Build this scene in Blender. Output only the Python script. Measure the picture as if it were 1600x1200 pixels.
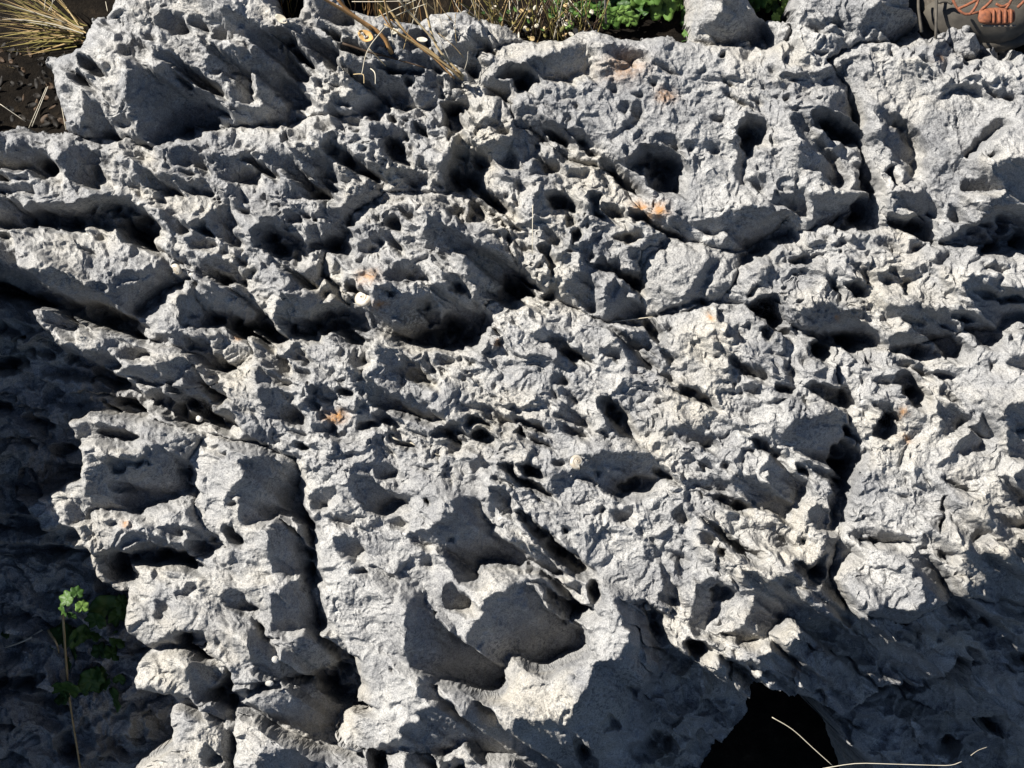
import bpy, math, random
import numpy as np
from mathutils import Vector, Matrix

scene = bpy.context.scene
for o in list(bpy.data.objects):
    bpy.data.objects.remove(o)
COL = scene.collection

# ------------------------------------------------------------------ rock face frame
# the outcrop is a face tilted TILT from the horizontal; positions on it are given in
# units of PX metres, x to the right and y down the slope, h is height above the face
PX = 0.00075
TILT = math.radians(40)
U = Vector((1, 0, 0)); V = Vector((0, math.cos(TILT), math.sin(TILT))); N = Vector((0, -math.sin(TILT), math.cos(TILT)))
def P(x, y, h=0.0):
    return U * ((x - 800) * PX) + V * ((600 - y) * PX) + N * (h * PX)

# ------------------------------------------------------------------ camera
HFOV = math.radians(34)
DIST = 800 * PX / math.tan(HFOV / 2)
cam_data = bpy.data.cameras.new('camera')
cam = bpy.data.objects.new('camera', cam_data); COL.objects.link(cam)
cam_data.sensor_width = 36; cam_data.angle = HFOV
cam_data.clip_start = 0.02; cam_data.clip_end = 200
cam.matrix_world = Matrix(((U.x, V.x, N.x, N.x * DIST), (U.y, V.y, N.y, N.y * DIST), (U.z, V.z, N.z, N.z * DIST), (0, 0, 0, 1)))
scene.camera = cam

# ------------------------------------------------------------------ sun and sky
LX, LY = 0.80, 0.60                       # the way the shadows run down the face
ELEV = math.radians(37)                   # sun above the face
S = -(math.cos(ELEV) * (LX * U - LY * V) - math.sin(ELEV) * N)
S.normalize()
sun_data = bpy.data.lights.new('sun', 'SUN'); sun_data.energy = 5.0; sun_data.angle = math.radians(0.53)
sun_data.color = (1.0, 0.955, 0.885)
sun = bpy.data.objects.new('sun', sun_data); COL.objects.link(sun)
sun.rotation_euler = S.to_track_quat('Z', 'Y').to_euler(); sun.location = S * 4
world = bpy.data.worlds.new('World'); scene.world = world; world.use_nodes = True
wn = world.node_tree.nodes; wl = world.node_tree.links
bg = wn['Background']; bg.inputs['Strength'].default_value = 0.06
sky = wn.new('ShaderNodeTexSky'); sky.sky_type = 'NISHITA'; sky.sun_disc = False; sky.air_density = 0.55; sky.dust_density = 0.3; sky.altitude = 1200
sky.sun_elevation = math.asin(S.z); sky.sun_rotation = math.atan2(S.x, S.y)
wl.new(sky.outputs[0], bg.inputs[0])
scene.view_settings.view_transform = 'Standard'; scene.view_settings.look = 'None'
scene.view_settings.exposure = 1.32; scene.view_settings.gamma = 1.0
scene.view_settings.use_curve_mapping = False
try:
    scene.cycles.max_bounces = 4; scene.cycles.diffuse_bounces = 1
except Exception:
    pass
# Outlines of shaded areas, cut as hollows to hold that shade, one line each, in local quarter units of a 400 x 300 cell of the
# rock face (cell origin given); S = shade or ledge, B = black shade, hole or fissure, L = lit spot left standing as a knob
SHADE_HOLLOWS = {
(0, 0, 4.0): """
S 360 380 490 320 480 340 450 400 440 450 400 470 370 440
B 500 350 580 390 640 440 630 465 590 465 540 430 500 400
B 440 450 520 460 565 490 550 520 510 535 450 500
S 380 530 430 550 450 590 440 620 400 590
S 540 570 580 600 610 690 640 730 690 790 690 840 600 830 520 780 510 720 530 640
S 600 100 680 160 620 160 600 130
S 740 290 790 260 820 210 880 250 920 290 900 330 870 370 800 360 720 340
S 990 80 1010 50 1060 70 1140 120 1150 170 1100 200 1040 190 990 150
S 890 210 940 190 980 230 980 260 930 260
S 1170 110 1220 100 1270 170 1260 190 1200 160
S 1320 190 1400 140 1420 240 1370 260 1320 230
S 1420 80 1500 90 1600 130 1600 300 1500 230 1430 250 1420 150
S 800 420 840 370 920 380 1000 480 1050 400 1080 440 1200 550 1430 680 1420 700 1360 720 1360 800 1220 780 1200 860 1080 850 960 920 900 860 830 760 820 640 790 520
S 930 280 1000 280 1100 340 1180 400 1240 430 1260 470 1330 520 1380 590 1320 590 1200 530 1060 400 1000 380 950 330
S 1230 230 1300 270 1400 310 1500 300 1600 330 1600 460 1540 600 1480 640 1440 560 1400 520 1390 450 1330 470 1270 430 1310 370 1290 310 1250 270
B 1050 400 1090 440 1210 540 1180 545 1110 490
B 1290 570 1350 640 1430 680 1420 705 1360 680 1310 620
S 690 740 760 720 810 740 830 770 800 790 720 780
S 0 820 100 840 170 880 190 910 240 950 320 1000 360 1060 330 1100 200 1090 180 1060 0 1050
B 260 960 300 950 360 1050 330 1090 280 1060
S 430 920 500 900 590 930 680 960 740 970 600 1010 590 1060 610 1110 590 1150 440 1120 400 1060 380 1010
S 470 860 560 830 640 850 600 890 500 880
S 760 900 860 850 960 920 900 960 870 990 780 960
S 1060 940 1140 910 1200 930 1280 960 1280 1040 1220 1030 1170 1010 1080 1010
B 1500 970 1560 940 1600 960 1600 1050 1530 1010
S 1290 960 1380 960 1500 1000 1600 1060 1600 1100 1500 1130 1400 1110 1290 1060
S 850 1030 950 1070 1040 1120 1100 1160 1150 1200 960 1200 900 1160 870 1090
S 1080 1040 1180 1070 1210 1100 1120 1080
S 1090 1110 1180 1130 1300 1180 1300 1200 1150 1190
S 1220 920 1310 890 1330 930 1250 945
B 0 1050 50 1070 60 1130 0 1160
S 60 1080 180 1090 170 1130 60 1130
S 0 1160 160 1150 200 1200 0 1200
""",
(400, 0, 4.0): """
S 0 140 90 170 100 220 300 430 350 470 270 490 290 560 340 600 300 660 230 680 170 780 80 780 50 720 60 660 0 600
B 90 190 200 200 240 280 300 340 360 410 350 440 300 430 200 320 130 250
S 200 140 300 180 400 230 510 300 520 340 500 360 540 400 480 430 380 390 340 350 280 290 210 210
S 310 0 480 0 560 80 600 110 560 130 480 130 400 110 340 50
B 410 180 470 190 540 230 510 260 470 240
B 520 270 600 270 700 310 640 350 560 340 520 320
S 540 360 640 400 720 420 830 480 920 490 930 620 900 660 800 640 700 690 640 700 560 640 600 570 580 490 520 430
B 720 400 860 400 1000 430 1060 430 1000 460 860 470 760 440
B 920 490 980 490 990 530 940 560
S 940 340 1010 330 1090 370 1160 440 1100 430 1040 400 960 370
S 1220 300 1350 240 1370 300 1360 340 1350 470 1300 440 1220 380 1160 330
S 1130 170 1200 210 1150 250 1120 220
S 1320 200 1400 220 1460 290 1440 320 1370 300 1340 250
B 1500 480 1560 410 1600 400 1600 520 1560 500
S 1430 530 1500 500 1580 560 1540 640 1480 600 1430 580
S 1180 450 1260 490 1290 540 1200 520
S 1110 540 1160 570 1180 640 1140 620
B 1170 660 1320 640 1340 690 1260 720 1280 780 1220 860 1180 780
S 1210 610 1300 600 1340 560 1350 600 1320 640 1220 640
B 1260 820 1300 830 1320 880 1400 950 1460 1020 1420 1100 1440 1200 1180 1200 1170 1060 1220 990 1230 900
S 1400 950 1500 880 1600 850 1600 1020 1480 1030
S 1440 740 1520 740 1580 830 1500 830 1450 790
B 970 760 1050 800 1060 850 990 830
B 780 900 830 850 890 850 910 980 920 1030 850 1010 790 980
S 700 790 880 790 930 830 900 860 780 870 720 840
S 920 860 980 900 980 940 940 930
S 840 1040 940 1060 1060 1080 1040 1120 960 1150 880 1110
B 400 890 470 880 560 930 620 980 720 1050 760 1110 740 1120 660 1090 560 1040 480 1000 430 970
S 30 920 160 900 200 950 250 1030 330 1100 320 1150 230 1130 160 1070 100 1060 50 1010
S 180 870 320 900 400 950 460 1020 440 1100 420 1130 340 1120 280 1040 230 960
B 0 1000 60 1030 110 1070 100 1110 40 1090 0 1100
S 200 800 260 790 310 820 310 855 260 865 210 850
S 370 720 420 740 450 780 420 820 370 790
S 500 690 600 720 660 760 560 780 490 800
S 460 640 520 590 560 620 540 660
S 250 1130 320 1130 440 1120 470 1160 440 1200 260 1200
S 330 490 390 490 400 530 350 540
B 840 720 880 730 870 770 820 760
S 680 690 740 690 750 750 700 740
S 1000 660 1060 700 1040 760 950 720
""",
(800, 0, 4.0): """
S 90 390 200 370 330 310 440 270 500 300 480 440 440 450 380 430 330 490 180 490 90 420
B 0 430 60 420 180 490 120 540 60 580 0 560
S 540 310 640 290 820 290 850 330 830 360 770 350 740 400 660 370
S 850 340 960 390 1030 450 980 440 860 380
S 10 680 60 630 130 670 150 710 260 780 330 850 300 900 200 840 150 890 140 960 100 1020 60 1000 10 840
B 180 780 340 850 340 910 250 860
S 260 780 360 800 440 840 470 900 510 950 490 970 440 900 350 850
B 370 870 430 860 480 930 520 980 460 960
B 530 970 560 970 660 1040 680 1070 620 1110 570 1040
B 600 1080 680 1080 760 1160 820 1200 720 1200 660 1150
S 130 960 190 960 260 1010 290 1040 200 1090 150 1100 110 1060
B 760 960 800 910 880 900 960 940 1010 950 1055 1010 1040 1100 1030 1200 890 1200 800 1120 740 1060 720 1010
S 860 870 930 820 1000 830 1040 900 1050 970 960 930 870 890
S 650 660 700 610 740 640 730 700 700 720 660 700
S 740 660 800 640 810 710 770 780 690 840 700 780 740 720
S 370 640 430 620 440 670 400 680
S 580 520 650 520 660 560 620 555
S 730 570 820 580 790 610 740 605
S 860 480 900 500 900 560 860 540
S 1240 720 1350 710 1330 750 1250 750
B 1410 780 1470 710 1560 760 1600 800 1590 860 1520 920 1460 960 1420 920
S 1380 860 1430 900 1460 980 1450 1050 1470 1130 1410 1150 1400 1050
S 1150 160 1260 140 1310 60 1310 0 1400 0 1450 60 1560 130 1590 230 1520 280 1440 250 1300 240 1260 270 1210 220 1150 220
B 1290 330 1330 330 1320 370 1290 360
S 1420 280 1480 260 1520 310 1460 350 1420 340
S 1150 430 1210 415 1220 440 1160 455
S 1290 530 1360 560 1420 600 1470 650 1530 670 1500 680 1430 640 1340 600
S 1240 460 1380 490 1390 520 1300 500
S 1480 600 1540 620 1540 650 1490 630
S 1470 1110 1540 1090 1580 1140 1560 1200 1500 1180
S 1200 880 1280 900 1270 960 1210 940
S 1080 900 1140 900 1130 970 1090 950
""",
(1200, 0, 4.0): """
S 165 120 210 95 300 120 400 110 460 100 470 135 380 150 330 190 200 165
S 600 110 650 50 760 30 830 60 930 150 920 180 860 210 820 260 760 240 720 220 690 190 640 170 620 240 590 190
S 720 290 760 290 790 330 730 335
S 1290 150 1400 200 1370 260 1380 330 1310 360 1250 300 1280 230
B 1390 320 1430 280 1500 300 1510 350 1470 385 1400 350
S 1310 480 1370 530 1400 555 1440 560 1480 540 1560 620 1480 610 1400 600 1340 550
S 360 640 400 580 480 560 520 560 530 640 550 720 560 810 500 780 420 720 360 690
B 260 720 320 690 420 740 520 810 580 860 500 890 380 870 280 790
B 570 860 600 900 610 1000 640 1080 690 1150 720 1200 570 1200 590 1000
S 660 690 710 655 800 710 870 780 910 860 930 990 920 1070 890 1170 830 1150 850 1080 760 1010 740 940 690 870 690 770
B 790 720 865 780 860 830 800 800
B 720 1070 760 1040 800 1100 840 1170 760 1130
S 1230 970 1280 880 1370 820 1390 770 1450 740 1530 750 1460 800 1420 860 1340 930 1240 985
S 1390 960 1450 950 1440 980 1400 985
S 1400 1030 1500 1000 1600 1060 1600 1200 1180 1200 1200 1130 1300 1130 1380 1110
S 120 710 200 710 260 790 310 880 400 980 450 1060 480 1130 440 1170 340 1130 300 1080 260 1050 190 1020 180 960 220 900 170 810
S 10 770 50 810 40 890 0 900
S 0 400 50 430 20 460 0 450
S 100 240 140 220 190 260 190 300 140 310
S 40 570 130 570 150 600 110 640 40 610
S 520 1090 580 1090 590 1200 500 1200
""",
(0, 300, 4.0): """
S 160 1100 380 1060 620 1100 560 1150 300 1140
S 0 760 140 790 200 850 140 900 60 860 0 850
S 100 930 240 960 360 990 300 1010 160 980
S 0 40 100 30 180 100 170 220 60 240 0 180
B 150 120 240 110 210 220 170 210
B 210 70 330 90 470 100 540 60 660 40 800 50 870 90 960 150 1000 220 990 370 900 350 770 310 760 230 690 200 600 210 480 235 300 220 250 200
S 0 240 80 250 270 260 260 280 120 270 20 290
S 0 330 90 350 100 440 200 500 290 470 400 500 490 530 530 570 600 600 680 640 760 700 840 740 860 830 870 920 760 880 600 830 480 780 330 730 200 700 100 640 0 560
B 0 560 60 570 150 610 300 640 400 650 560 690 700 720 840 790 870 920 680 860 560 790 400 740 250 700 100 640
S 700 540 780 480 900 490 990 490 1000 440 1050 450 1080 490 1190 540 1040 600 960 680 900 730 840 740 760 690 690 640
S 570 240 620 210 660 270 620 300 570 280
S 440 320 520 330 580 380 510 375
S 1150 260 1230 260 1340 300 1380 310 1290 350 1210 350 1150 310
B 1210 200 1280 180 1350 270 1290 260 1220 240
S 1310 120 1400 120 1480 190 1430 230 1480 290 1440 330 1360 270 1290 190
S 920 0 990 20 1020 70 970 80 910 40
S 1000 110 1060 100 1150 180 1190 180 1180 230 1060 220 1010 170
S 1440 110 1480 60 1600 110 1520 130
S 1080 0 1210 60 1150 50
S 1110 390 1210 370 1260 410 1380 410 1460 450 1500 540 1470 560 1400 500 1310 510 1250 540 1170 470 1090 440
B 1310 510 1370 490 1440 510 1470 550 1420 590 1360 590
S 1340 370 1400 350 1480 410 1540 380 1550 420 1500 440 1420 400
S 1560 220 1600 200 1600 340 1570 310
S 1110 700 1210 620 1280 560 1330 600 1400 600 1500 570 1540 610 1600 680 1600 860 1520 920 1440 860 1380 800 1260 820 1220 830 1130 830
B 1240 790 1300 750 1400 750 1440 780 1410 820 1250 820
B 1430 760 1540 800 1520 850 1600 820 1600 880 1520 920 1440 850
S 1060 850 1150 870 1220 900 1270 950 1350 1000 1440 1060 1500 1040 1450 1110 1390 1130 1280 1100 1200 1060 1160 990 1080 970
B 1150 880 1230 920 1340 1000 1260 1000 1170 960
S 650 860 720 890 860 930 890 980 880 1060 800 1050 700 960 640 950
S 570 1000 640 960 720 1030 750 1080 700 1090 620 1070
S 780 1100 880 1070 980 1080 1080 1050 1150 1020 1230 1080 1290 1200 1180 1190 1140 1140 1060 1200 860 1190 820 1140
S 300 740 420 760 580 830 460 850 440 920 400 880 290 820
B 0 1030 160 1020 180 1060 100 1110 0 1090
B 560 1090 700 1110 830 1180 700 1200 600 1150
B 1260 1100 1350 1130 1390 1150 1290 1180
""",
(400, 300, 4.0): """
S 0 190 60 170 160 180 250 260 280 330 240 400 200 460 120 420 50 360 0 350
B 0 220 100 210 190 260 260 310 220 390 130 410 40 350 0 340
B 270 0 470 0 460 35 300 40
S 350 130 470 110 590 120 600 180 440 190 360 160
B 330 310 440 290 540 280 580 300 560 350 500 420 430 370 340 370
S 330 190 580 190 600 260 540 280 420 290 330 300
S 60 380 160 450 300 500 420 430 450 430 400 560 380 590 200 530 100 460
S 150 640 230 680 330 640 390 640 470 670 410 720 370 800 240 800 140 760 130 730
B 130 780 240 800 370 800 380 900 310 920 200 900 160 840
B 370 740 470 710 600 720 680 740 700 800 620 830 540 840 470 870 400 890 370 840
B 0 710 80 780 140 860 200 910 120 950 60 900 0 850
B 390 610 440 600 460 640 430 680 390 650
B 540 560 570 540 650 610 620 640 570 610
S 470 480 520 440 560 490 510 510
S 420 510 520 630 620 710 500 690 420 600
S 750 620 830 570 960 570 1080 560 1200 580 1300 600 1380 700 1430 760 1480 830 1400 900 1380 950 1290 960 1180 970 950 930 850 910 720 860 700 790 680 740 740 710
B 1000 690 1080 650 1140 690 1150 780 1150 840 1080 850 1020 760
B 1190 760 1240 740 1300 800 1380 860 1370 920 1300 960 1180 970 950 940 1000 900 1150 860
B 1200 600 1260 560 1310 590 1290 640 1220 630
B 810 600 860 590 880 630 850 655 820 640
S 820 420 960 410 1040 480 1080 560 960 560 840 550 790 500
S 640 330 740 270 800 320 760 350 660 370
S 700 190 760 140 800 170 770 190
B 800 180 870 150 910 190 890 250 830 220
S 770 240 840 260 940 370 920 390 830 340
S 880 90 940 90 990 140 980 190 910 150
S 1000 150 1090 150 1200 200 1300 230 1370 300 1480 360 1600 390 1600 480 1560 500 1540 600 1430 620 1380 580 1310 560 1370 480 1290 400 1220 370 1180 420 1120 390 1060 330 1060 240
B 1380 580 1440 620 1540 600 1560 500 1600 490 1600 680 1500 670 1400 650
S 1160 520 1280 530 1320 600 1200 580
B 1260 150 1330 140 1350 70 1380 90 1440 160 1380 180 1290 200
S 1050 0 1140 0 1230 60 1300 100 1260 150 1180 120 1100 60
B 1330 0 1480 0 1560 100 1540 140 1470 100 1380 40
S 760 10 900 0 980 20 900 50 800 30
S 0 870 50 860 110 930 90 960 170 1030 200 1130 130 1130 60 1080 0 1060
S 170 990 260 980 350 1030 340 1060 230 1050
S 200 940 310 960 290 990 210 970
S 230 1080 280 1070 340 1110 290 1150 230 1120
S 590 1020 660 1010 690 1050 640 1080 580 1060
S 490 870 560 830 640 850 690 930 600 920 500 900 430 920
S 740 990 820 960 900 970 1000 1060 1080 1180 1100 1200 980 1190 860 1130 780 1060
S 590 1110 660 1130 760 1200 600 1200
S 1110 1000 1170 990 1250 1030 1200 1080 1120 1060
B 1310 1040 1390 1070 1320 1095
S 1450 930 1490 970 1420 990
S 1010 1040 1090 1080 1110 1110 1050 1130
S 0 1080 100 1110 200 1160 240 1200 0 1200
S 1560 800 1600 780 1600 830
S 1470 840 1510 860 1490 910 1460 880
""",
(800, 300, 4.0): """
S 0 300 60 300 140 350 130 380 40 340
B 150 340 230 340 240 400 270 480 260 540 220 450 180 400
S 0 400 60 440 120 520 190 570 160 610 110 600 30 560 0 540
B 0 540 30 560 110 610 160 660 0 670
B 180 640 240 600 300 560 280 640 240 680 190 670
S 10 30 60 40 50 100 20 90
B 200 0 320 0 400 90 370 110 280 100 210 60
B 480 0 560 20 540 130 600 170 520 160 490 80
B 560 60 700 100 680 140 620 160 570 120
S 170 190 260 230 300 290 270 340 190 330 170 260
B 330 160 380 150 400 180 350 220
B 380 240 440 210 440 260 390 310
B 620 280 700 260 820 260 810 300 730 320 640 300
B 730 100 800 130 880 190 980 230 1040 270 1090 320 1010 280 930 240 830 190 720 150
S 1000 160 1050 210 1090 310 1040 260 1000 200
S 710 350 770 340 770 400 720 400
S 460 380 500 370 490 430 460 430
B 500 460 570 400 600 440 670 440 680 500 800 510 800 580 740 640 730 590 650 540 640 500 540 480
S 330 580 370 540 400 490 440 490 500 560 500 640 490 740 420 720 350 650 320 610
S 580 590 640 550 720 590 720 650 790 680 800 740 820 780 570 800 600 660
B 610 800 870 790 940 870 930 930 890 950 840 900 830 860 720 840
B 870 770 960 720 1100 680 1270 680 1200 700 1060 710 940 750
S 1110 590 1150 540 1170 480 1240 440 1340 420 1270 480 1180 580 1200 640 1190 690 1100 680
S 1040 270 1120 330 1250 355 1380 370 1440 420 1430 440 1420 390 1260 365 1110 335
S 1120 220 1200 180 1300 160 1400 110 1500 90 1600 100 1600 340 1540 380 1500 400 1430 370 1320 350 1320 260 1220 260
B 1430 380 1500 400 1510 430 1440 450
S 1450 450 1530 440 1510 470 1460 465
S 90 890 150 860 220 870 380 890 380 930 370 970 440 1020 530 1060 400 1050 330 1030 230 970 150 930
B 220 900 300 920 380 980 480 1040 520 1060 380 1045 300 1000
S 540 990 600 930 650 970 660 1020 600 1030
S 470 760 540 760 640 830 730 870 840 860 850 920 870 980 800 990 900 1090 830 1090 720 1050 690 970 600 880 510 800
S 880 960 940 960 1030 1030 980 1080 930 1010
S 920 820 980 820 1030 910 960 860
B 1500 680 1600 650 1600 840 1520 780 1490 730
B 1530 830 1580 840 1600 920 1560 890
S 1360 890 1400 840 1430 850 1430 900 1400 940
S 1240 930 1340 980 1400 1060 1500 1100 1540 1160 1440 1140 1340 1060 1270 1000
B 1500 1070 1600 1120 1600 1190 1530 1140
S 240 1120 290 1130 350 1200 230 1200
S 870 1110 960 1140 1040 1190 940 1190
S 0 750 60 760 40 830 0 830
S 100 730 160 740 160 800 110 790
B 1480 620 1550 600 1480 670
""",
(1200, 300, 4.0): """
S 0 60 60 120 150 240 60 300 0 300
S 40 0 230 0 240 140 160 120 80 80 20 40
S 260 20 500 20 540 80 490 160 410 230 360 200 250 190 250 100
B 520 60 640 0 700 30 640 60 630 200 500 210 430 240 480 170
S 810 20 1000 0 1020 120 930 160 860 110 800 60
B 750 130 840 180 950 150 1020 190 990 290 880 270 800 220 740 210
B 980 290 1060 310 1030 350 980 320
S 1110 120 1140 60 1170 100 1200 190 1130 200
B 1400 110 1600 0 1600 380 1300 390 1280 330 1200 310 1120 300 1210 230 1340 180
S 1480 0 1600 0 1600 100 1400 110 1380 80
S 640 270 700 260 790 300 800 380 740 350 660 310
S 850 290 950 290 940 340 870 360
S 320 270 370 260 400 290 350 305
S 20 400 80 360 120 380 110 450 30 450
B 130 410 260 400 240 440 150 460
S 500 440 560 430 600 470 640 500 630 580 580 540 530 480
S 640 390 670 370 720 400 660 415
S 670 500 730 490 770 540 720 570 680 540
S 790 560 900 540 980 520 900 570 800 580
B 820 590 900 570 900 650 840 620
S 330 520 400 510 430 600 370 600 370 560
B 480 590 560 560 630 620 590 645 530 640
S 1090 380 1150 380 1160 420 1060 460 990 460
S 1300 450 1400 440 1470 470 1460 500
S 1220 560 1280 510 1350 560 1400 520 1450 520 1460 590 1520 600 1600 560 1600 780 1540 790 1480 800 1440 850 1430 900 1380 940 1300 950 1230 900 1180 850 1130 740 1230 740 1300 790 1330 770 1250 680 1220 610
B 1290 600 1340 590 1450 640 1600 600 1600 720 1480 700 1340 660
B 1130 740 1240 750 1300 800 1240 830 1170 800
S 200 750 250 710 380 680 480 720 530 770 540 800 640 840 690 920 600 930 560 940 480 1000 420 990 400 930 280 900 200 870 240 820
B 200 870 300 850 450 890 600 900 690 930 550 940 500 1000 430 980 330 930
S 690 790 710 740 800 710 960 720 1100 720 1160 830 1080 840 1150 890 1220 960 1180 1030 1100 1030 1040 1000 950 1010 880 1040 820 1000 720 930 760 900 860 890 860 820 800 790 720 810
B 830 1000 900 960 1000 960 1050 1010 1000 1000 900 1045
B 870 800 960 790 980 850 900 830
L 660 860 720 820 800 785 860 820 860 890 760 900 700 900
B 0 650 60 650 90 720 80 780 60 830 140 880 100 900 0 850
L 20 670 80 700 90 750 40 760
S 170 1030 210 990 240 1040 230 1085 180 1070
B 240 950 330 930 370 1000 350 1070 280 1010
S 80 1090 120 1080 150 1130 150 1190 100 1170
S 750 960 800 980 840 1050 920 1060 1000 1120 1040 1180 960 1140 880 1100 800 1090 760 1020
B 780 1130 880 1120 930 1200 780 1200
B 1020 1120 1100 1130 1180 1160 1080 1180
S 1390 1040 1440 1060 1400 1130
S 1490 1070 1530 1020 1600 1030 1600 1060 1540 1110 1490 1100
S 1490 890 1520 890 1520 930 1490 930
S 520 1090 560 1140 530 1180
S 620 1160 760 1170 760 1200 640 1200
""",
(0, 600, 4.0): """
S 0 800 160 830 290 890 230 900 120 880 0 870
S 0 960 200 1000 400 1020 380 1060 200 1060 0 1030
S 60 280 150 320 250 380 180 370 90 330
S 330 100 420 110 600 90 620 120 480 130 360 130
B 140 200 190 180 260 200 330 240 320 270 240 250 170 235
B 330 390 400 360 470 410 440 440 370 430
B 700 90 780 90 880 150 860 165 760 130
B 0 90 70 110 50 160 0 150
B 620 100 700 130 760 170 660 160
B 0 810 150 830 290 890 230 870 100 850 0 840
B 0 970 200 1010 400 1020 500 1040 300 1050 100 1030 0 1010
S 510 250 560 230 680 225 780 270 850 320 860 350 780 375 700 360 600 370 510 370 510 310
B 590 290 700 270 800 290 850 340 780 365 700 330
S 560 460 700 450 830 450 890 450 890 400 940 390 1040 410 1150 440 1190 520 1190 600 1210 650 1130 700 1000 740 900 790 830 800 740 790 660 790 560 780 520 840 430 890 410 800 400 740 530 650 600 640 550 600
B 660 480 760 460 830 480 900 465 980 490 900 500 800 500 760 550 690 540
B 680 590 800 620 860 680 760 670 700 640
B 1090 450 1150 450 1190 560 1130 540
B 960 20 1060 70 1200 90 1340 110 1360 200 1440 170 1470 230 1410 310 1360 280 1290 240 1200 260 1060 210 1000 180 950 190 930 110
S 1030 0 1430 0 1370 90 1260 110 1100 70
S 1360 120 1420 140 1460 200 1450 270 1400 300 1360 220
B 340 900 400 890 480 910 500 950 440 960 360 930
S 850 920 960 920 1040 960 1170 1010 1170 1040 1060 1010 940 990 830 1000 720 1010
B 600 1060 740 1010 840 1030 940 990 1060 1010 1180 1040 1230 1100 1220 1180 1140 1110 900 1110 820 1100 820 1200 700 1200 640 1100
B 1170 970 1300 980 1430 1000 1370 1030 1260 1050 1190 1030
S 1140 890 1260 890 1380 970 1200 960
S 940 880 1140 880 1150 960 1040 940
S 670 880 710 840 720 880 690 910
S 1480 470 1560 460 1600 480 1600 880 1520 880 1490 780 1500 700 1430 720 1460 640 1530 580 1510 530
B 1380 880 1450 910 1480 960 1540 1000 1500 1020 1420 950
S 1420 730 1480 720 1480 770 1440 780
S 1340 420 1420 420 1400 445 1350 445
S 910 370 960 370 1100 380 1160 420 1040 400 930 390
""",
(400, 600, 4.0): """
S 0 470 60 450 180 470 250 500 270 620 265 700 300 800 330 860 270 870 230 820 140 830 60 870 0 870
S 80 880 140 840 230 880 290 970 320 1060 300 1140 240 1190 130 1180 80 1090
B 280 850 330 840 370 920 350 1020 340 1080 370 1200 270 1200 320 1080 310 960
S 40 20 150 10 220 50 200 100 270 220 180 230 70 210 50 130 0 90
S 180 240 300 300 300 330 220 290
B 240 350 290 370 330 410 280 420 250 390
S 320 20 420 0 500 50 480 90 400 90 330 50
B 500 30 590 20 600 70 560 90
S 600 0 740 0 840 50 1000 60 1070 80 1060 140 1190 200 1160 240 1010 220 880 150 720 140 660 70
B 720 180 790 160 880 230 870 260 790 250 700 280 640 295 650 250 720 240
S 630 200 700 180 720 230 640 290
B 1070 310 1160 260 1250 290 1260 380 1180 340 1090 330
B 1200 240 1290 250 1300 320 1220 290
S 1280 110 1380 95 1470 120 1530 180 1600 200 1600 250 1500 250 1420 200 1340 150
B 1300 210 1380 200 1480 260 1420 260 1320 250
B 1320 300 1400 280 1510 340 1470 370 1360 340
S 360 250 420 240 460 290 400 300
S 750 360 800 360 880 440 800 410
S 960 290 1060 300 1040 340 980 320
B 860 340 960 360 1020 410 950 400
S 730 510 800 490 900 540 880 580 770 590 740 540
S 960 440 1020 440 1040 470 980 475
S 330 680 400 650 500 640 500 690 440 740 400 780 350 770
S 570 620 620 550 700 580 780 620 900 680 940 720 900 750 780 780 680 770 600 700
S 330 830 460 830 600 820 760 810 620 860 480 860
S 800 840 900 810 950 860 930 910 850 890
S 490 960 560 940 640 970 650 1040 580 1080 490 1050
S 920 940 1070 900 1160 860 1240 800 1240 720 1400 800 1500 860 1500 920 1600 970 1600 1130 1400 1120 1380 1200 1240 1200 1180 1100 1110 1010 1060 1030 960 990
S 1440 640 1520 640 1600 700 1600 850 1540 820 1490 770
S 1340 490 1400 460 1470 490 1470 540 1400 530 1360 580
S 1470 560 1600 600 1600 640 1500 600
B 1490 490 1600 480 1600 590 1550 540
S 1280 690 1380 720 1400 790 1330 780 1250 720
S 600 1140 680 1160 720 1200 620 1200
S 1040 1080 1110 1060 1080 1140 1020 1130
B 1030 720 1080 730 1070 750
B 1190 960 1240 950 1240 1000 1200 990
""",
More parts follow.
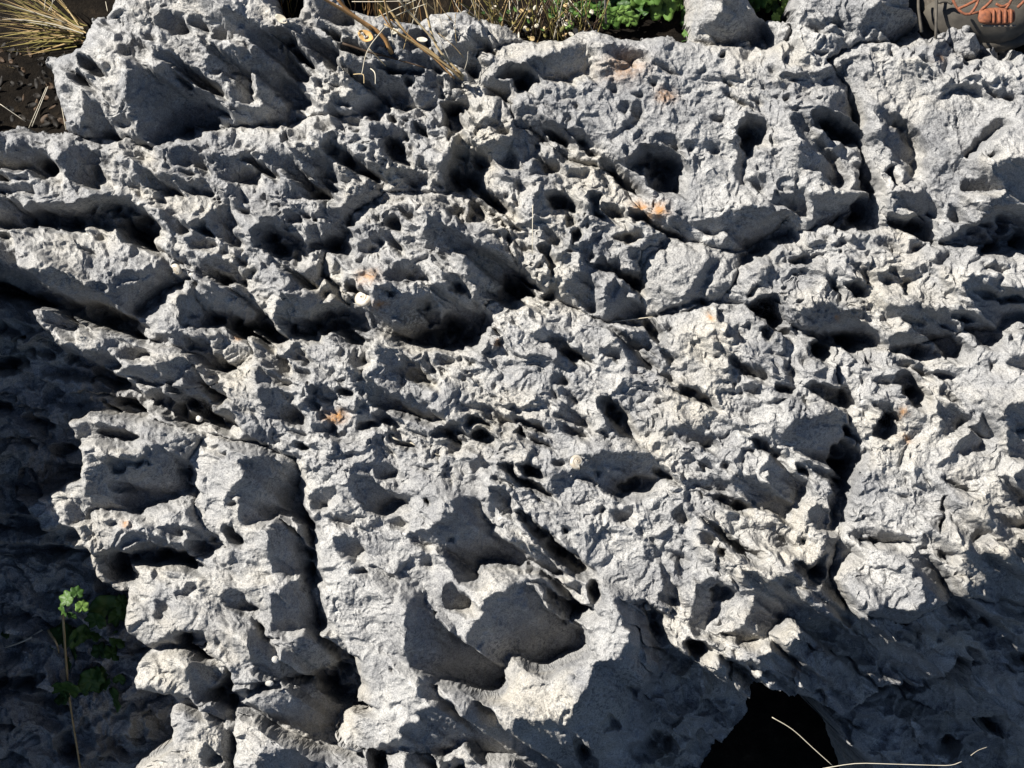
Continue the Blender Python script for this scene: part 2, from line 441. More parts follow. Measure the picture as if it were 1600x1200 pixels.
(800, 600, 4.0): """
B 540 130 570 80 620 80 680 140 720 220 750 300 740 340 690 310 640 290 590 230 550 170
S 200 10 270 30 290 90 240 60
S 300 10 360 40 420 100 370 110 310 50
S 270 180 310 110 390 160 450 220 440 260 360 240 280 220
S 280 230 400 260 470 320 440 350 330 300
B 0 190 60 220 180 250 220 300 200 320 130 290 0 240
B 30 260 100 330 160 350 270 390 200 390 60 320 0 300
B 1030 0 1140 30 1280 130 1250 150 1150 120 1040 70
S 960 0 1030 20 1030 60 980 40
S 890 120 940 90 1040 100 970 130
S 1260 20 1370 50 1460 20 1560 0 1540 60 1440 80 1330 60
S 990 270 1060 240 1160 270 1270 340 1250 400 1160 370 1090 360 1010 310
S 440 450 620 420 850 400 900 450 940 510 1000 580 1050 640 1000 620 930 590 850 630 820 660 730 680 660 700 600 680 510 640 480 610 390 590 370 540 440 520
B 640 640 720 590 780 570 810 600 780 660 700 690
B 850 540 920 520 1000 580 1050 640 990 610 930 590
B 500 530 560 530 540 600
S 260 470 310 480 330 510 270 520
B 40 500 100 490 180 510 210 560 150 570 80 530
B 0 540 80 580 180 620 250 690 220 700 140 660 60 620 0 600
S 80 680 140 700 180 750 130 730
B 20 790 60 770 150 850 230 900 280 990 370 1040 430 1100 480 1160 470 1180 350 1170 300 1110 210 1050 130 960 60 880
S 100 960 210 1060 300 1130 320 1190 200 1200 100 1180
S 0 980 90 1010 100 1130 60 1160 0 1150
B 320 890 350 900 350 940 315 935
S 1090 580 1200 560 1300 590 1370 610 1350 680 1200 660 1120 620
S 1370 540 1500 560 1600 640 1600 800 1500 760 1440 700 1380 680 1380 600
B 1120 650 1240 700 1370 690 1510 760 1450 790 1340 770 1210 710
S 1110 470 1180 470 1250 510 1180 530
S 1330 470 1380 500 1370 540 1310 520
B 1480 340 1550 340 1600 370 1600 450 1530 420
S 1430 420 1500 400 1520 430 1460 450
S 1000 800 1040 750 1110 820 1090 870 1040 870
S 1070 720 1160 790 1280 860 1400 980 1520 1050 1540 1110 1460 1100 1350 1030 1260 920 1180 850 1120 810
S 1180 910 1250 900 1280 970 1260 1030 1190 1010
S 1290 1000 1340 1040 1370 1100 1300 1060
S 1420 1140 1520 1160 1600 1200 1430 1200
S 960 1070 1070 1040 1100 1080 1040 1110
S 520 770 590 780 570 810 520 800
S 600 780 760 760 760 800 700 850 620 840
S 1580 460 1600 470 1600 540 1560 560
""",
(1200, 600, 4.0): """
S 90 300 200 210 330 190 450 180 480 250 450 300 450 370 390 390 360 490 240 460 150 400 70 370
B 470 240 540 290 510 360 520 470 500 560 460 700 430 830 420 920 370 940 380 850 390 700 370 560 360 480 390 390 450 370
S 540 300 600 400 600 480 520 550 520 460 510 360
B 230 10 500 0 510 120 440 140 350 110 270 60
S 0 380 70 400 60 450 120 540 230 590 220 660 160 760 150 840 0 820
B 40 0 170 10 140 50 60 50
B 170 490 270 540 230 560 180 540
S 190 460 280 480 360 520 370 590 290 540
S 230 800 300 740 370 790 360 910 290 890 240 840
B 820 0 940 0 985 70 940 150 890 130 830 60
S 790 10 870 130 900 150 840 120
S 640 100 740 100 760 170 820 190 800 230 720 160 640 130
S 600 150 640 140 660 190 610 200
B 650 300 680 220 710 160 790 190 800 310 740 340 660 310
S 1030 120 1060 90 1120 120 1260 190 1240 290 1160 420 1230 450 1340 400 1350 330 1430 330 1390 210 1340 190 1300 240 1240 260 1200 270 1100 320 1070 310 1060 190
S 1000 20 1100 20 1200 100 1180 130 1080 70
S 1480 120 1600 80 1600 500 1500 460 1480 380 1490 280 1440 230
B 1540 270 1600 250 1600 320 1560 310
S 1420 560 1480 570 1540 640 1520 560 1600 530 1600 740 1510 740 1490 690 1450 620
S 980 530 1030 610 1010 620 980 570
S 1070 570 1150 590 1260 640 1340 710 1250 680 1120 610
S 810 700 870 690 860 720 820 725
B 710 415 790 420 740 435
S 850 370 910 420 870 410
S 540 900 700 900 790 950 880 960 890 990 800 1010 710 1010 620 960 560 1000 520 960 480 940
B 560 1000 640 960 710 990 700 1025 600 1010
S 890 1030 1010 1010 1020 1040 900 1045
S 860 1080 930 1045 1000 1070 1060 1140 1090 1200 920 1200 880 1140
S 1360 850 1390 760 1480 830 1600 830 1600 1200 1140 1200 1230 1110 1220 1060 1280 960 1310 880 1370 900
L 1320 1000 1390 950 1500 1030 1490 1070 1400 1060
L 1560 910 1600 890 1600 980 1570 960
S 1090 700 1130 710 1120 790 1110 900 1080 920 1100 800
S 1050 1050 1200 1060 1230 1080 1150 1110 1070 1090
S 0 880 80 920 140 1000 130 1050 40 1040 0 980
B 160 1110 240 1130 300 1090 360 1060 350 1200 210 1200
S 360 960 480 980 550 1050 520 1070 450 1130 460 1200 350 1200 360 1050
S 200 960 240 970 230 1000 200 990
""",
(0, 900, 4.0): """
S 0 610 190 620 310 700 400 730 400 800 250 780 100 720 0 720
S 470 920 580 830 740 800 730 840 600 870 520 960
S 0 240 150 200 270 130 260 180 140 240 30 270
S 820 940 850 900 910 920 880 1040 840 1020
B 380 1000 440 950 480 1000 500 1080 440 1160 380 1100
S 540 1060 680 1020 740 1060 760 1120 680 1060 600 1080
S 0 870 40 900 90 880 60 930 0 960
B 0 620 200 630 300 700 400 720 390 760 220 700 0 680
L 60 60 140 55 160 90 100 80
S 900 440 1000 390 1100 340 1200 330 1260 350 1270 420 1200 430 1290 480 1400 560 1330 520 1240 510 1140 450 1060 450 960 480
B 1090 370 1160 330 1260 350 1270 410 1180 425 1120 400
B 1100 400 1200 440 1300 500 1250 510 1150 460
S 1190 570 1240 520 1340 540 1390 600 1340 680 1290 720 1240 790 1190 700
S 880 690 960 690 1080 700 1180 760 1240 800 1280 850 1200 880 1140 830 1060 760 960 720
B 1270 720 1390 640 1420 580 1470 700 1600 680 1600 740 1480 770 1470 880 1440 870 1400 780
S 1270 800 1420 790 1440 890 1330 920 1270 880
S 1380 100 1470 60 1590 190 1500 220 1420 200
S 1560 240 1600 290 1600 560 1560 550 1570 380
S 1480 770 1600 740 1600 900 1530 880 1480 860
S 1390 990 1440 920 1460 1000 1470 1200 1420 1200 1400 1080
S 1270 1040 1330 1080 1380 1120 1330 1180 1270 1180
S 960 150 1090 150 1040 200 1000 240 1040 270 970 270
S 1090 100 1170 50 1220 30 1210 90 1150 130
""",
(400, 900, 4.0): """
S 160 90 260 0 380 20 400 200 440 320 360 350 280 340 180 390 80 360 110 240 90 120
B 280 0 380 0 380 60 300 80
S 0 280 60 370 180 400 320 340 460 350 540 400 620 490 520 530 360 600 140 640 0 600
B 0 280 60 370 180 400 300 345 200 410 60 420 0 380
S 0 660 140 640 380 600 560 530 620 490 650 640 620 780 500 920 510 990 680 1090 580 1100 500 1080 430 1110 280 1040 100 970 0 920
B 0 660 160 640 380 590 600 500 620 560 620 760 540 780 360 660 180 680 0 720
L 120 470 160 460 160 500 135 500
B 620 740 660 730 700 790 690 840 630 810
S 0 1120 110 1100 220 1050 430 1110 480 1200 0 1200
S 950 180 1000 130 1060 200 1140 250 1200 310 1300 390 1370 290 1420 200 1460 120 1550 100 1600 60 1600 500 1560 520 1570 690 1530 750 1400 740 1300 680 1140 660 1040 600 960 580 940 450 940 320
S 1190 40 1300 110 1350 170 1340 240 1260 220 1180 190 1150 110
S 1250 0 1390 0 1380 40 1290 40
S 1000 690 1040 640 1150 670 1140 740 1240 790 1260 860 1340 800 1400 750 1440 800 1480 850 1510 910 1600 960 1600 1170 1380 1130 1280 1050 1170 1120 1050 1080 940 1010 900 960 940 920 1020 900 1000 830 1120 790 1040 740
S 720 1080 940 1010 1080 1090 1130 1130 1080 1200 880 1200 950 1090
B 1150 1140 1240 1110 1300 1140 1310 1200 1160 1200
S 830 560 870 590 840 605
B 700 1090 810 1090 810 1200 720 1180
""",
(800, 900, 4.0): """
S 0 60 60 20 140 80 200 170 300 230 420 280 460 340 440 400 490 460 330 530 180 580 100 570 50 530 0 520
S 80 0 400 0 420 60 390 130 520 180 440 230 350 300 310 270 220 180 190 90
B 190 80 300 130 350 160 500 190 430 230 350 295 310 270 320 220 220 170
S 500 520 640 530 730 420 740 330 700 290 640 120 760 150 860 200 930 250 900 270 940 340 1060 460 1080 400 1200 420 1330 490 1600 560 1600 1200 0 1200 0 900 290 890 400 790 480 680 490 620
L 1110 490 1190 490 1260 500 1300 560 1280 590 1180 530
L 1450 560 1540 590 1600 640 1560 660 1490 610
L 1410 430 1500 430 1510 460 1420 455
B 720 150 840 160 950 240 900 260 860 300 840 220
B 850 290 920 280 960 400 870 380
B 1070 400 1160 390 1250 440 1330 490 1200 480 1100 470
S 1160 60 1230 10 1330 50 1400 100 1290 170 1290 230 1240 280 1230 340 1280 370 1140 370 1090 300 1110 200 1160 130
B 1230 90 1300 50 1390 100 1310 150 1250 150
S 1400 90 1440 0 1600 0 1600 420 1420 430 1280 370 1340 350 1420 340 1490 240 1520 180 1480 120
L 1240 260 1300 170 1420 115 1510 180 1440 320 1350 360 1260 350
B 740 1080 890 960 980 1000 1060 1060 1000 1090 860 1130 760 1140
B 390 1040 430 1020 530 1160 560 1200 440 1160
B 720 700 810 710 780 760
B 560 900 620 870 680 960 600 970
S 900 130 960 30 1040 50 1020 180 920 140
B 470 10 540 20 560 140 510 170 480 90
""",
(1200, 900, 3.1725): """
S 0 0 320 0 420 150 440 200 560 150 720 170 780 120 760 60 740 0 900 0 950 100 1000 0 1269 0 1269 952 0 952
L 20 290 70 250 100 200 140 280 90 370 60 330 20 310
L 140 60 180 80 150 115
L 905 10 940 10 980 90 940 95
B 170 0 240 0 250 50 190 50
B 830 320 860 250 930 250 880 310
B 1060 220 1100 200 1130 220 1090 250
B 590 270 690 280 750 360 680 320 600 300
B 330 690 460 600 530 540 660 510 700 530 850 480 880 430 950 400 900 500 760 560 600 560 520 600 420 660
B 960 340 1040 350 1100 450 1000 430
B 1160 390 1230 380 1269 430 1200 440
B 750 800 900 790 960 830 900 880 760 840
B 1000 720 1150 680 1260 760 1150 790
""",
}
# ------------------------------------------------------------------ noise on the face
G = 1.5                                            # spacing of the rock surface in face units
X0, X1, Y0, Y1 = -136.0, 1670.0, -120.0, 1295.0
xs = np.arange(X0, X1, G); ys = np.arange(Y0, Y1, G)
NX, NY = len(xs), len(ys)
XX, YY = np.meshgrid(xs, ys)
XX = XX.astype(np.float32); YY = YY.astype(np.float32)

def hsh(ix, iy, seed):
    h = (ix.astype(np.int64) * 374761393 + iy.astype(np.int64) * 668265263 + seed * 974634777) & 0xFFFFFFFF
    h = ((h ^ (h >> 13)) * 1274126177) & 0xFFFFFFFF
    h = ((h ^ (h >> 16)) * 2246822519) & 0xFFFFFFFF
    return ((h ^ (h >> 15)) & 0xFFFFFF).astype(np.float32) / 16777216.0
def lattice(x, y, seed):
    """hash table over the integer cells in reach, so that lookups are cheap"""
    ix0, iy0 = int(np.floor(x.min())) - 2, int(np.floor(y.min())) - 2
    ix1, iy1 = int(np.floor(x.max())) + 3, int(np.floor(y.max())) + 3
    gx, gy = np.meshgrid(np.arange(ix0, ix1 + 1), np.arange(iy0, iy1 + 1))
    return ix0, iy0, hsh(gx, gy, seed), hsh(gx, gy, seed + 101)
def perlin(x, y, seed):
    fx = np.floor(x); fy = np.floor(y)
    ix = fx.astype(np.int32); iy = fy.astype(np.int32)
    x = x - fx; y = y - fy
    ix0, iy0, h, _ = lattice(fx, fy, seed)
    gxx = np.cos(h * 6.2832); gyy = np.sin(h * 6.2832)
    ix = ix - ix0; iy = iy - iy0
    u = x * x * x * (x * (x * 6 - 15) + 10); v = y * y * y * (y * (y * 6 - 15) + 10)
    def g(a, b):
        return gxx[iy + b, ix + a] * (x - a) + gyy[iy + b, ix + a] * (y - b)
    a = g(0, 0) * (1 - u) + g(1, 0) * u
    b = g(0, 1) * (1 - u) + g(1, 1) * u
    return (a * (1 - v) + b * v) * 1.5
def fbm(x, y, seed, n=4, gain=0.5):
    t = 0; a = 1.0
    for i in range(n):
        t = t + a * perlin(x * 2 ** i + 17.3 * i, y * 2 ** i + 9.1 * i, seed + i); a *= gain
    return t
def worley(x, y, seed, jit=0.95):
    fx = np.floor(x); fy = np.floor(y)
    ix0, iy0, hx, hy = lattice(fx, fy, seed)
    ix = fx.astype(np.int32) - ix0; iy = fy.astype(np.int32) - iy0
    x = x - fx; y = y - fy
    f1 = np.full(x.shape, 9.0, np.float32); f2 = f1.copy()
    for b in (-1, 0, 1):
        for a in (-1, 0, 1):
            dx = a + 0.5 + (hx[iy + b, ix + a] - 0.5) * jit - x
            dy = b + 0.5 + (hy[iy + b, ix + a] - 0.5) * jit - y
            d = dx * dx + dy * dy
            f2 = np.minimum(f2, np.maximum(f1, d)); f1 = np.minimum(f1, d)
    return f1, f2                                    # squared distances
def facets(x, y, seed, jit=0.95):
    """broken facets: every cell is a plane with a tilt of its own"""
    fx = np.floor(x); fy = np.floor(y)
    ix0, iy0, hx, hy = lattice(fx, fy, seed); _, _, tx, ty = lattice(fx, fy, seed + 7)
    ix = fx.astype(np.int32) - ix0; iy = fy.astype(np.int32) - iy0
    x = x - fx; y = y - fy
    f1 = np.full(x.shape, 9.0, np.float32); h = np.zeros(x.shape, np.float32)
    for b in (-1, 0, 1):
        for a in (-1, 0, 1):
            dx = a + 0.5 + (hx[iy + b, ix + a] - 0.5) * jit - x
            dy = b + 0.5 + (hy[iy + b, ix + a] - 0.5) * jit - y
            d = dx * dx + dy * dy; m = d < f1
            f1 = np.where(m, d, f1)
            h = np.where(m, (tx[iy + b, ix + a] - 0.5) * 2 * dx + (ty[iy + b, ix + a] - 0.5) * 2 * dy, h)
    return h
def blur(a, sig):
    r = max(1, int(round(sig / G * 1.0)))
    for _ in range(2):
        for ax in (0, 1):
            c = np.cumsum(np.concatenate([np.repeat(a.take([0], ax), r + 1, ax), a, np.repeat(a.take([-1], ax), r, ax)], ax), axis=ax, dtype=np.float64)
            n = a.shape[ax]
            a = ((c.take(range(2 * r + 1, 2 * r + 1 + n), ax) - c.take(range(0, n), ax)) / (2 * r + 1)).astype(np.float32)
    return a
def smooth(a, b, x):
    t = np.clip((x - a) / (b - a), 0, 1); return t * t * (3 - 2 * t)

# edges wander a little
wx = 5.0 * perlin(XX / 38, YY / 38, 3) + 3.4 * perlin(XX / 13, YY / 13, 5) + 1.8 * perlin(XX / 5.5, YY / 5.5, 6)
wy = 5.0 * perlin(XX / 38, YY / 38, 13) + 3.4 * perlin(XX / 13, YY / 13, 15) + 1.8 * perlin(XX / 5.5, YY / 5.5, 16)
WX = (XX + wx).astype(np.float32); WY = (YY + wy).astype(np.float32)

def inside(pts, gx, gy):
    m = np.zeros(gx.shape, bool); n = len(pts)
    for i in range(n):
        (x1, y1), (x2, y2) = pts[i], pts[(i + 1) % n]
        if y1 == y2: continue
        c = ((y1 > gy) != (y2 > gy)) & (gx < (x2 - x1) * (gy - y1) / (y2 - y1) + x1)
        m ^= c
    return m
def paint(arr, pts, val, warped=True, pad=14):
    px = [p[0] for p in pts]; py = [p[1] for p in pts]
    i0 = max(0, int((min(px) - pad - X0) / G)); i1 = min(NX, int((max(px) + pad - X0) / G) + 2)
    j0 = max(0, int((min(py) - pad - Y0) / G)); j1 = min(NY, int((max(py) + pad - Y0) / G) + 2)
    if i1 <= i0 or j1 <= j0: return
    gx, gy = (WX, WY) if warped else (XX, YY)
    m = inside(pts, gx[j0:j1, i0:i1], gy[j0:j1, i0:i1])
    sub = arr[j0:j1, i0:i1]; sub[m] = val
def pairs(s):
    v = [float(t) for t in s.split()]; return list(zip(v[0::2], v[1::2]))

# ------------------------------------------------------------------ outline of the outcrop against the soil behind
OUTLINE = pairs("-200 205 0 203 14 183 45 203 80 206 103 205 105 197 85 150 72 122 77 113 65 93 88 78 122 77 130 75 133 43 140 22 160 25 180 18 175 0 172 -60 172 -150 430 -150 432 10 440 28 470 28 474 -40 474 -150 500 -150 505 -40 545 15 600 20 650 40 665 25 690 5 700 18 730 8 745 25 800 40 828 60 850 62 900 65 897 42 920 42 960 55 1000 62 1005 55 1030 58 1035 48 1070 68 1080 60 1075 25 1085 -60 1085 -100 1150 -100 1180 10 1200 35 1225 32 1240 32 1242 -60 1242 -100 1405 -100 1440 40 1450 50 1470 52 1478 50 1485 27 1522 25 1530 55 1550 75 1570 60 1600 82 1800 100 1800 1400 -200 1400")
jag = 7 * perlin(XX / 24, YY / 24, 23) + 5 * np.abs(perlin(XX / 9, YY / 9, 24)); jag2 = 7 * perlin(XX / 24, YY / 24, 25) + 5 * np.abs(perlin(XX / 9, YY / 9, 26))
WX += jag; WY += jag2
ROCK = np.zeros((NY, NX), bool); paint(ROCK, OUTLINE, True)
WX -= jag; WY -= jag2

# ------------------------------------------------------------------ the blocks, split along the fissures
BLOCKS = [
 ('limestone_block', "pale central limestone mass with sharp ridge and cup-shaped scoop", "-300 -300 1900 -300 1900 1500 -300 1500"),
 ('limestone_block', "upper left limestone block with large shaded face beside dry grass tuft", "-200 -200 760 -200 668 20 655 40 690 100 715 130 700 165 640 165 560 178 480 178 440 198 400 190 340 203 300 200 240 232 200 215 150 215 80 206 -200 206"),
 ('limestone_block', "small grey rock behind the dry stalks at the top edge", "655 40 668 -60 780 -60 830 55 830 62 745 80 740 130 715 128 690 100"),
 ('limestone_block', "jagged scalloped limestone shelf full of pits at middle left", "-200 206 80 206 150 215 200 215 240 232 300 200 340 203 400 190 440 198 480 178 560 178 640 165 700 165 705 260 720 300 700 300 600 300 545 335 545 370 505 400 500 430 575 480 590 515 530 515 490 520 430 535 400 510 385 520 330 500 310 470 300 430 250 395 230 370 200 350 150 355 60 350 0 300 -200 300"),
 ('limestone_block', "rounded pitted boulder with a white snail shell on its left", "545 335 600 300 700 300 720 300 760 330 790 350 800 400 835 460 760 470 750 520 690 540 640 535 590 515 575 480 500 430 505 400 545 370"),
 ('limestone_block', "long pale ledge with dark underside at the left edge", "-200 300 0 300 60 350 150 355 200 350 230 370 250 395 300 430 255 450 215 480 215 530 150 510 80 480 0 440 -200 420"),
 ('limestone_block', "angular pale stone standing upright beside the long ledge", "215 480 255 450 300 430 310 470 330 500 385 520 400 560 340 580 290 560 270 545 215 530"),
 ('limestone_block', "thin diagonal fin of rock pointing left out of shadow", "40 485 110 515 220 530 290 545 330 570 345 600 290 608 240 600 160 560 100 540 80 520"),
 ('limestone_block', "smooth bluish rock face in deep shade at lower left", "-200 420 0 440 80 480 40 485 80 520 100 545 200 590 235 625 230 650 110 660 130 700 130 740 60 780 20 760 50 790 75 830 140 860 130 880 200 930 200 985 240 1015 215 1040 217 1070 270 1090 275 1160 215 1190 220 1400 -200 1400"),
 ('limestone_block', "ledge with two dark hollows next to the shaded rock face", "110 660 140 640 230 655 340 680 300 700 290 715 305 765 300 800 340 850 360 855 310 868 200 865 150 868 75 830 50 790 20 760 60 780 130 740 130 700"),
 ('limestone_block', "blocky lobed limestone with smooth grey right face left of the vertical fissure", "290 715 320 680 380 690 462 715 470 800 490 860 485 920 500 990 555 1030 480 1060 360 1068 350 1040 320 1010 240 1005 200 985 200 870 230 880 310 868 360 855 300 800 305 765"),
 ('limestone_block', "small wedge-shaped stone under the lobed block at lower left", "240 1008 310 1014 350 1048 345 1078 310 1103 270 1085 217 1070 215 1040"),
 ('limestone_block', "narrow broken rock at the bottom below the wedge-shaped stone", "270 1085 310 1103 345 1078 366 1078 362 1400 218 1400 215 1190 275 1160"),
 ('limestone_block', "dark recessed rock with lit crest at the bottom left of centre", "360 1068 480 1060 555 1030 560 1085 525 1140 570 1175 680 1180 700 1400 362 1400 366 1078"),
 ('limestone_block', "crumbling rough rock full of small holes below the big boulder", "700 165 745 130 800 160 805 200 830 195 880 245 960 265 975 290 1000 330 1060 370 1000 390 998 450 1005 498 940 500 870 470 835 460 800 400 790 350 760 330 720 300 705 260"),
 ('limestone_block', "big rounded boulder with a round black hole at upper right", "745 80 740 130 745 130 800 160 805 200 830 195 880 245 960 265 975 290 1000 330 1060 370 1140 395 1200 375 1230 335 1240 360 1300 350 1350 300 1345 220 1330 140 1310 110 1290 92 1240 60 1200 72 1195 75 1120 70 1080 62 1060 30 900 20 830 60"),
 ('limestone_block', "pale boulder with an elongated shaded hollow at the right edge", "1310 110 1330 140 1345 220 1352 300 1390 350 1450 378 1500 385 1900 340 1900 40 1560 55 1540 92 1500 88 1478 60 1440 30 1400 65 1350 60 1290 92"),
 ('limestone_block', "broken ledges with two shaded caves at the right below the boulders", "1160 410 1200 375 1240 360 1300 350 1352 300 1390 350 1450 378 1500 385 1900 340 1900 500 1500 520 1400 548 1340 532 1300 535 1220 500 1160 470 1130 472"),
 ('limestone_slab', "smooth flat grey slab leaning below the big boulder", "1055 370 1150 392 1160 410 1130 472 1100 478 1005 498 998 450 1012 400"),
 ('limestone_block', "pale furrowed block right of the dark vertical crack", "1300 535 1340 532 1400 548 1500 520 1900 500 1900 1000 1500 930 1420 980 1330 950 1300 900 1312 830 1322 740 1335 690 1322 620"),
 ('limestone_block', "dark pitted overhang with a black cave at the lower right", "985 960 1060 1012 1160 1042 1330 955 1420 982 1500 935 1900 1000 1900 1400 1012 1400 1012 1060"),
 ('boulder', "rounded pale boulder between green leaves at the top edge", "1070 62 1070 -130 1160 -130 1202 35 1197 74 1120 68"),
 ('boulder', "overhanging pale stone at the top edge left of the boot", "1236 62 1236 -130 1440 -130 1444 30 1400 65 1350 60 1290 92"),
 ('stone', "small upright pale stone leaning against the boot", "1478 60 1480 10 1530 10 1534 60 1540 92 1500 88"),
]
BID = np.zeros((NY, NX), np.int16)
for i, b in enumerate(BLOCKS):
    paint(BID, pairs(b[2]), i, pad=20)

OVERHANG = [i for i, b in enumerate(BLOCKS) if b[1].startswith('dark pitted')][0]
SHADE_FACE = [i for i, b in enumerate(BLOCKS) if b[1].startswith('smooth bluish')][0]
# ------------------------------------------------------------------ hollows shaped to hold the shade
CAVES = ["1085 1400 1100 1205 1125 1165 1160 1130 1172 1112 1175 1075 1210 1078 1250 1092 1303 1114 1305 1138 1340 1175 1362 1205 1370 1400"]
MASK = np.zeros((NY, NX), np.float32); DEEP = np.zeros((NY, NX), np.float32); LIT_KNOB = np.zeros((NY, NX), np.float32)
for (ox, oy, z), txt in SHADE_HOLLOWS.items():
    for line in txt.strip().splitlines():
        k, _, rest = line.partition(' ')
        pts = []
        for (a, b) in pairs(rest):
            x, y = ox + a / z, oy + b / z
            if x < 1: x = -200
            if x > 1599: x = 1800
            if y > 1199: y = 1400
            pts.append((x, y))
        if k == 'L': paint(LIT_KNOB, pts, 1)
        else:
            paint(MASK, pts, 1)
            if k == 'B': paint(DEEP, pts, 1)
MASK[LIT_KNOB > 0] = 0; DEEP[LIT_KNOB > 0] = 0
# hollows fall away fast enough for the brink's shadow to fill them and climb back gently on the sunny side
K = math.tan(ELEV)
T = np.zeros((NY, NX), np.float32); D = np.zeros((NY, NX), np.float32); RL = np.zeros((NY, NX), np.float32)
idx = np.arange(NX, dtype=np.float32); step = G / LY; shift = LX / LY
for j in range(1, NY):
    dprev = np.interp(idx - shift, idx, D[j - 1]); prev = np.interp(idx - shift, idx, T[j - 1])
    D[j] = np.where(MASK[j] > 0, dprev + step, 0)
    T[j] = np.where(MASK[j] > 0, 1.16 * K * D[j] + 9 * (1 - np.exp(-D[j] / 7)), np.maximum(0, np.minimum(prev, 55) - 2.3 * step))
for j in range(NY - 2, -1, -1):
    RL[j] = (np.interp(idx + shift, idx, RL[j + 1]) + step) * MASK[j]
RUN = np.minimum(D + RL, 240) * MASK
RUN = blur(RUN, 11) / np.maximum(blur(MASK, 11), 0.05) * MASK          # length of each hollow along the light
TB_ = blur(T * MASK, 20) / np.maximum(blur(MASK, 20), 0.05)
T = np.where(MASK > 0, T + (TB_ + 12 - T) * smooth(50, 130, D) * 0.9, T) + 20 * MASK * smooth(40, 110, D)
CREST = 0.5 * K * RUN
E = CREST.copy()
fall = (0.62 * (1 + 0.35 * perlin(XX / 40, YY / 40, 301))).astype(np.float32)
for j in range(NY - 2, -1, -1):
    nxt = np.interp(idx + shift, idx, E[j + 1]) - fall[j] * step
    E[j] = np.where(MASK[j] > 0, E[j], np.maximum(0, nxt))
MB = np.maximum(blur(MASK, 4), 0)
ES = blur(E * (1 - MASK), 5) / np.maximum(blur(1 - MASK, 5), 0.05)
E = np.where(MASK > 0, E, ES)
C = T - E
C += 4 * MASK
LOW = (BID == SHADE_FACE).astype(np.float32)
C += blur(LOW, 3) * (72 + 0.16 * np.clip(YY - 500, 0, 900))
deepdist = blur(DEEP, 9) * DEEP * np.clip(1 + 0.55 * fbm(XX / 30, YY / 30, 311, 3), 0.4, 1.5)
CAVE = np.zeros((NY, NX), np.float32)
RECESS = np.zeros((NY, NX), np.float32)
paint(RECESS, pairs("1303 1116 1340 1094 1368 1072 1410 1060 1425 1067 1470 1045 1500 1022 1512 1032 1490 1062 1540 1080 1590 1095 1900 1100 1900 1400 1372 1400 1340 1175"), 1)
paint(RECESS, pairs("1000 1190 1060 1175 1090 1140 1120 1150 1128 1165 1100 1205 1085 1400 980 1400"), 0.6)
for t_ in CAVES: paint(CAVE, pairs(t_), 1)
CARVE = blur(C + DEEP * 14 + 58 * deepdist ** 2 + RECESS * 120 + CAVE * 650, 1.4)
MS = blur(MASK, 3)

# ------------------------------------------------------------------ how rough each area is: x y radius roughness
ROUGH = [(250,110,170,.75),(200,330,220,.9),(420,280,200,1.15),(600,340,170,1.3),(560,150,110,1.1),(520,560,200,1.15),(700,600,180,1.0),
 (880,330,130,1.35),(860,220,90,.9),(960,150,120,.5),(1120,200,130,.5),(1250,230,120,.9),(1470,200,150,.38),(1080,430,75,.12),(1330,430,170,1.15),
 (850,560,160,.8),(1000,520,120,.7),(1150,560,140,.8),(1000,680,150,.65),(900,800,150,.55),(1100,760,150,.75),(1200,850,140,.75),(1420,650,140,.75),
 (1420,770,110,.4),(1540,600,120,.35),(600,820,150,.5),(560,980,130,.3),(800,980,150,.2),(880,1090,120,.35),(380,780,90,.2),(300,960,130,.35),(700,1080,110,.3),
 (90,620,140,.7),(80,950,220,.75),(250,800,110,.6),(1250,1080,220,.8),(1450,1000,180,.9),(1000,1130,120,.8),(1390,880,90,.5),(120,420,150,.6),
 (1130,30,80,.3),(1330,20,80,.5),(1500,80,80,1.5),(1250,90,60,1.2),(1000,70,60,1.0),(1400,60,50,.9),(600,440,80,.9),(800,680,110,.95),(330,620,120,.6),(420,1120,120,.6),(700,60,110,.9)]
num = np.full((NY, NX), 0.02 * 0.7, np.float32); den = np.full((NY, NX), 0.02, np.float32)
for (cx, cy, r, v) in ROUGH:
    w = np.exp(-((XX - cx) ** 2 + (YY - cy) ** 2) / (2 * (r * 0.6) ** 2)); num += w * v; den += w
R = num / den

# ------------------------------------------------------------------ relief
ca, sa = math.cos(math.radians(27)), math.sin(math.radians(27))
qx = XX + 16 * fbm(XX / 70, YY / 70, 31, 3); qy = YY + 16 * fbm(XX / 70 + 5, YY / 70 + 3, 41, 3)
AX = (qx * ca + qy * sa) / 1.7; AY = (-qx * sa + qy * ca)          # solution flutes run down to the right
def scallop(cell, seed, anis=True):
    a, b = (AX, AY) if anis else (qx, qy)
    f1, f2 = worley(a / cell, b / cell, seed)
    return np.minimum(f1, 0.8) - 0.25, np.sqrt(f2) - np.sqrt(f1)
H = 15 * fbm(XX / 240, YY / 240, 51, 3) * (0.5 + 0.5 * R)
s1, e1 = scallop(62, 61); s2, e2 = scallop(29, 62); s3, e3 = scallop(13, 63, False)
H += R * (25 * s1) + R ** 1.3 * (20 * s2) + (0.15 + R) * 5.0 * s3
H += R * 6 * fbm(qx / 42, qy / 42, 71, 4, 0.55)
fqx = qx + 6 * fbm(XX / 22, YY / 22, 171, 3); fqy = qy + 6 * fbm(XX / 22, YY / 22, 172, 3)
fax = (fqx * ca + fqy * sa) / 1.5; fay = -fqx * sa + fqy * ca
fc = 30 * facets(fax / 58, fay / 58, 181) + 13 * facets(fax / 25, fay / 25, 182) + 5.5 * facets(fqx / 11, fqy / 11, 183)
H += (0.12 + 0.78 * R) * blur(fc.astype(np.float32), 1.0)
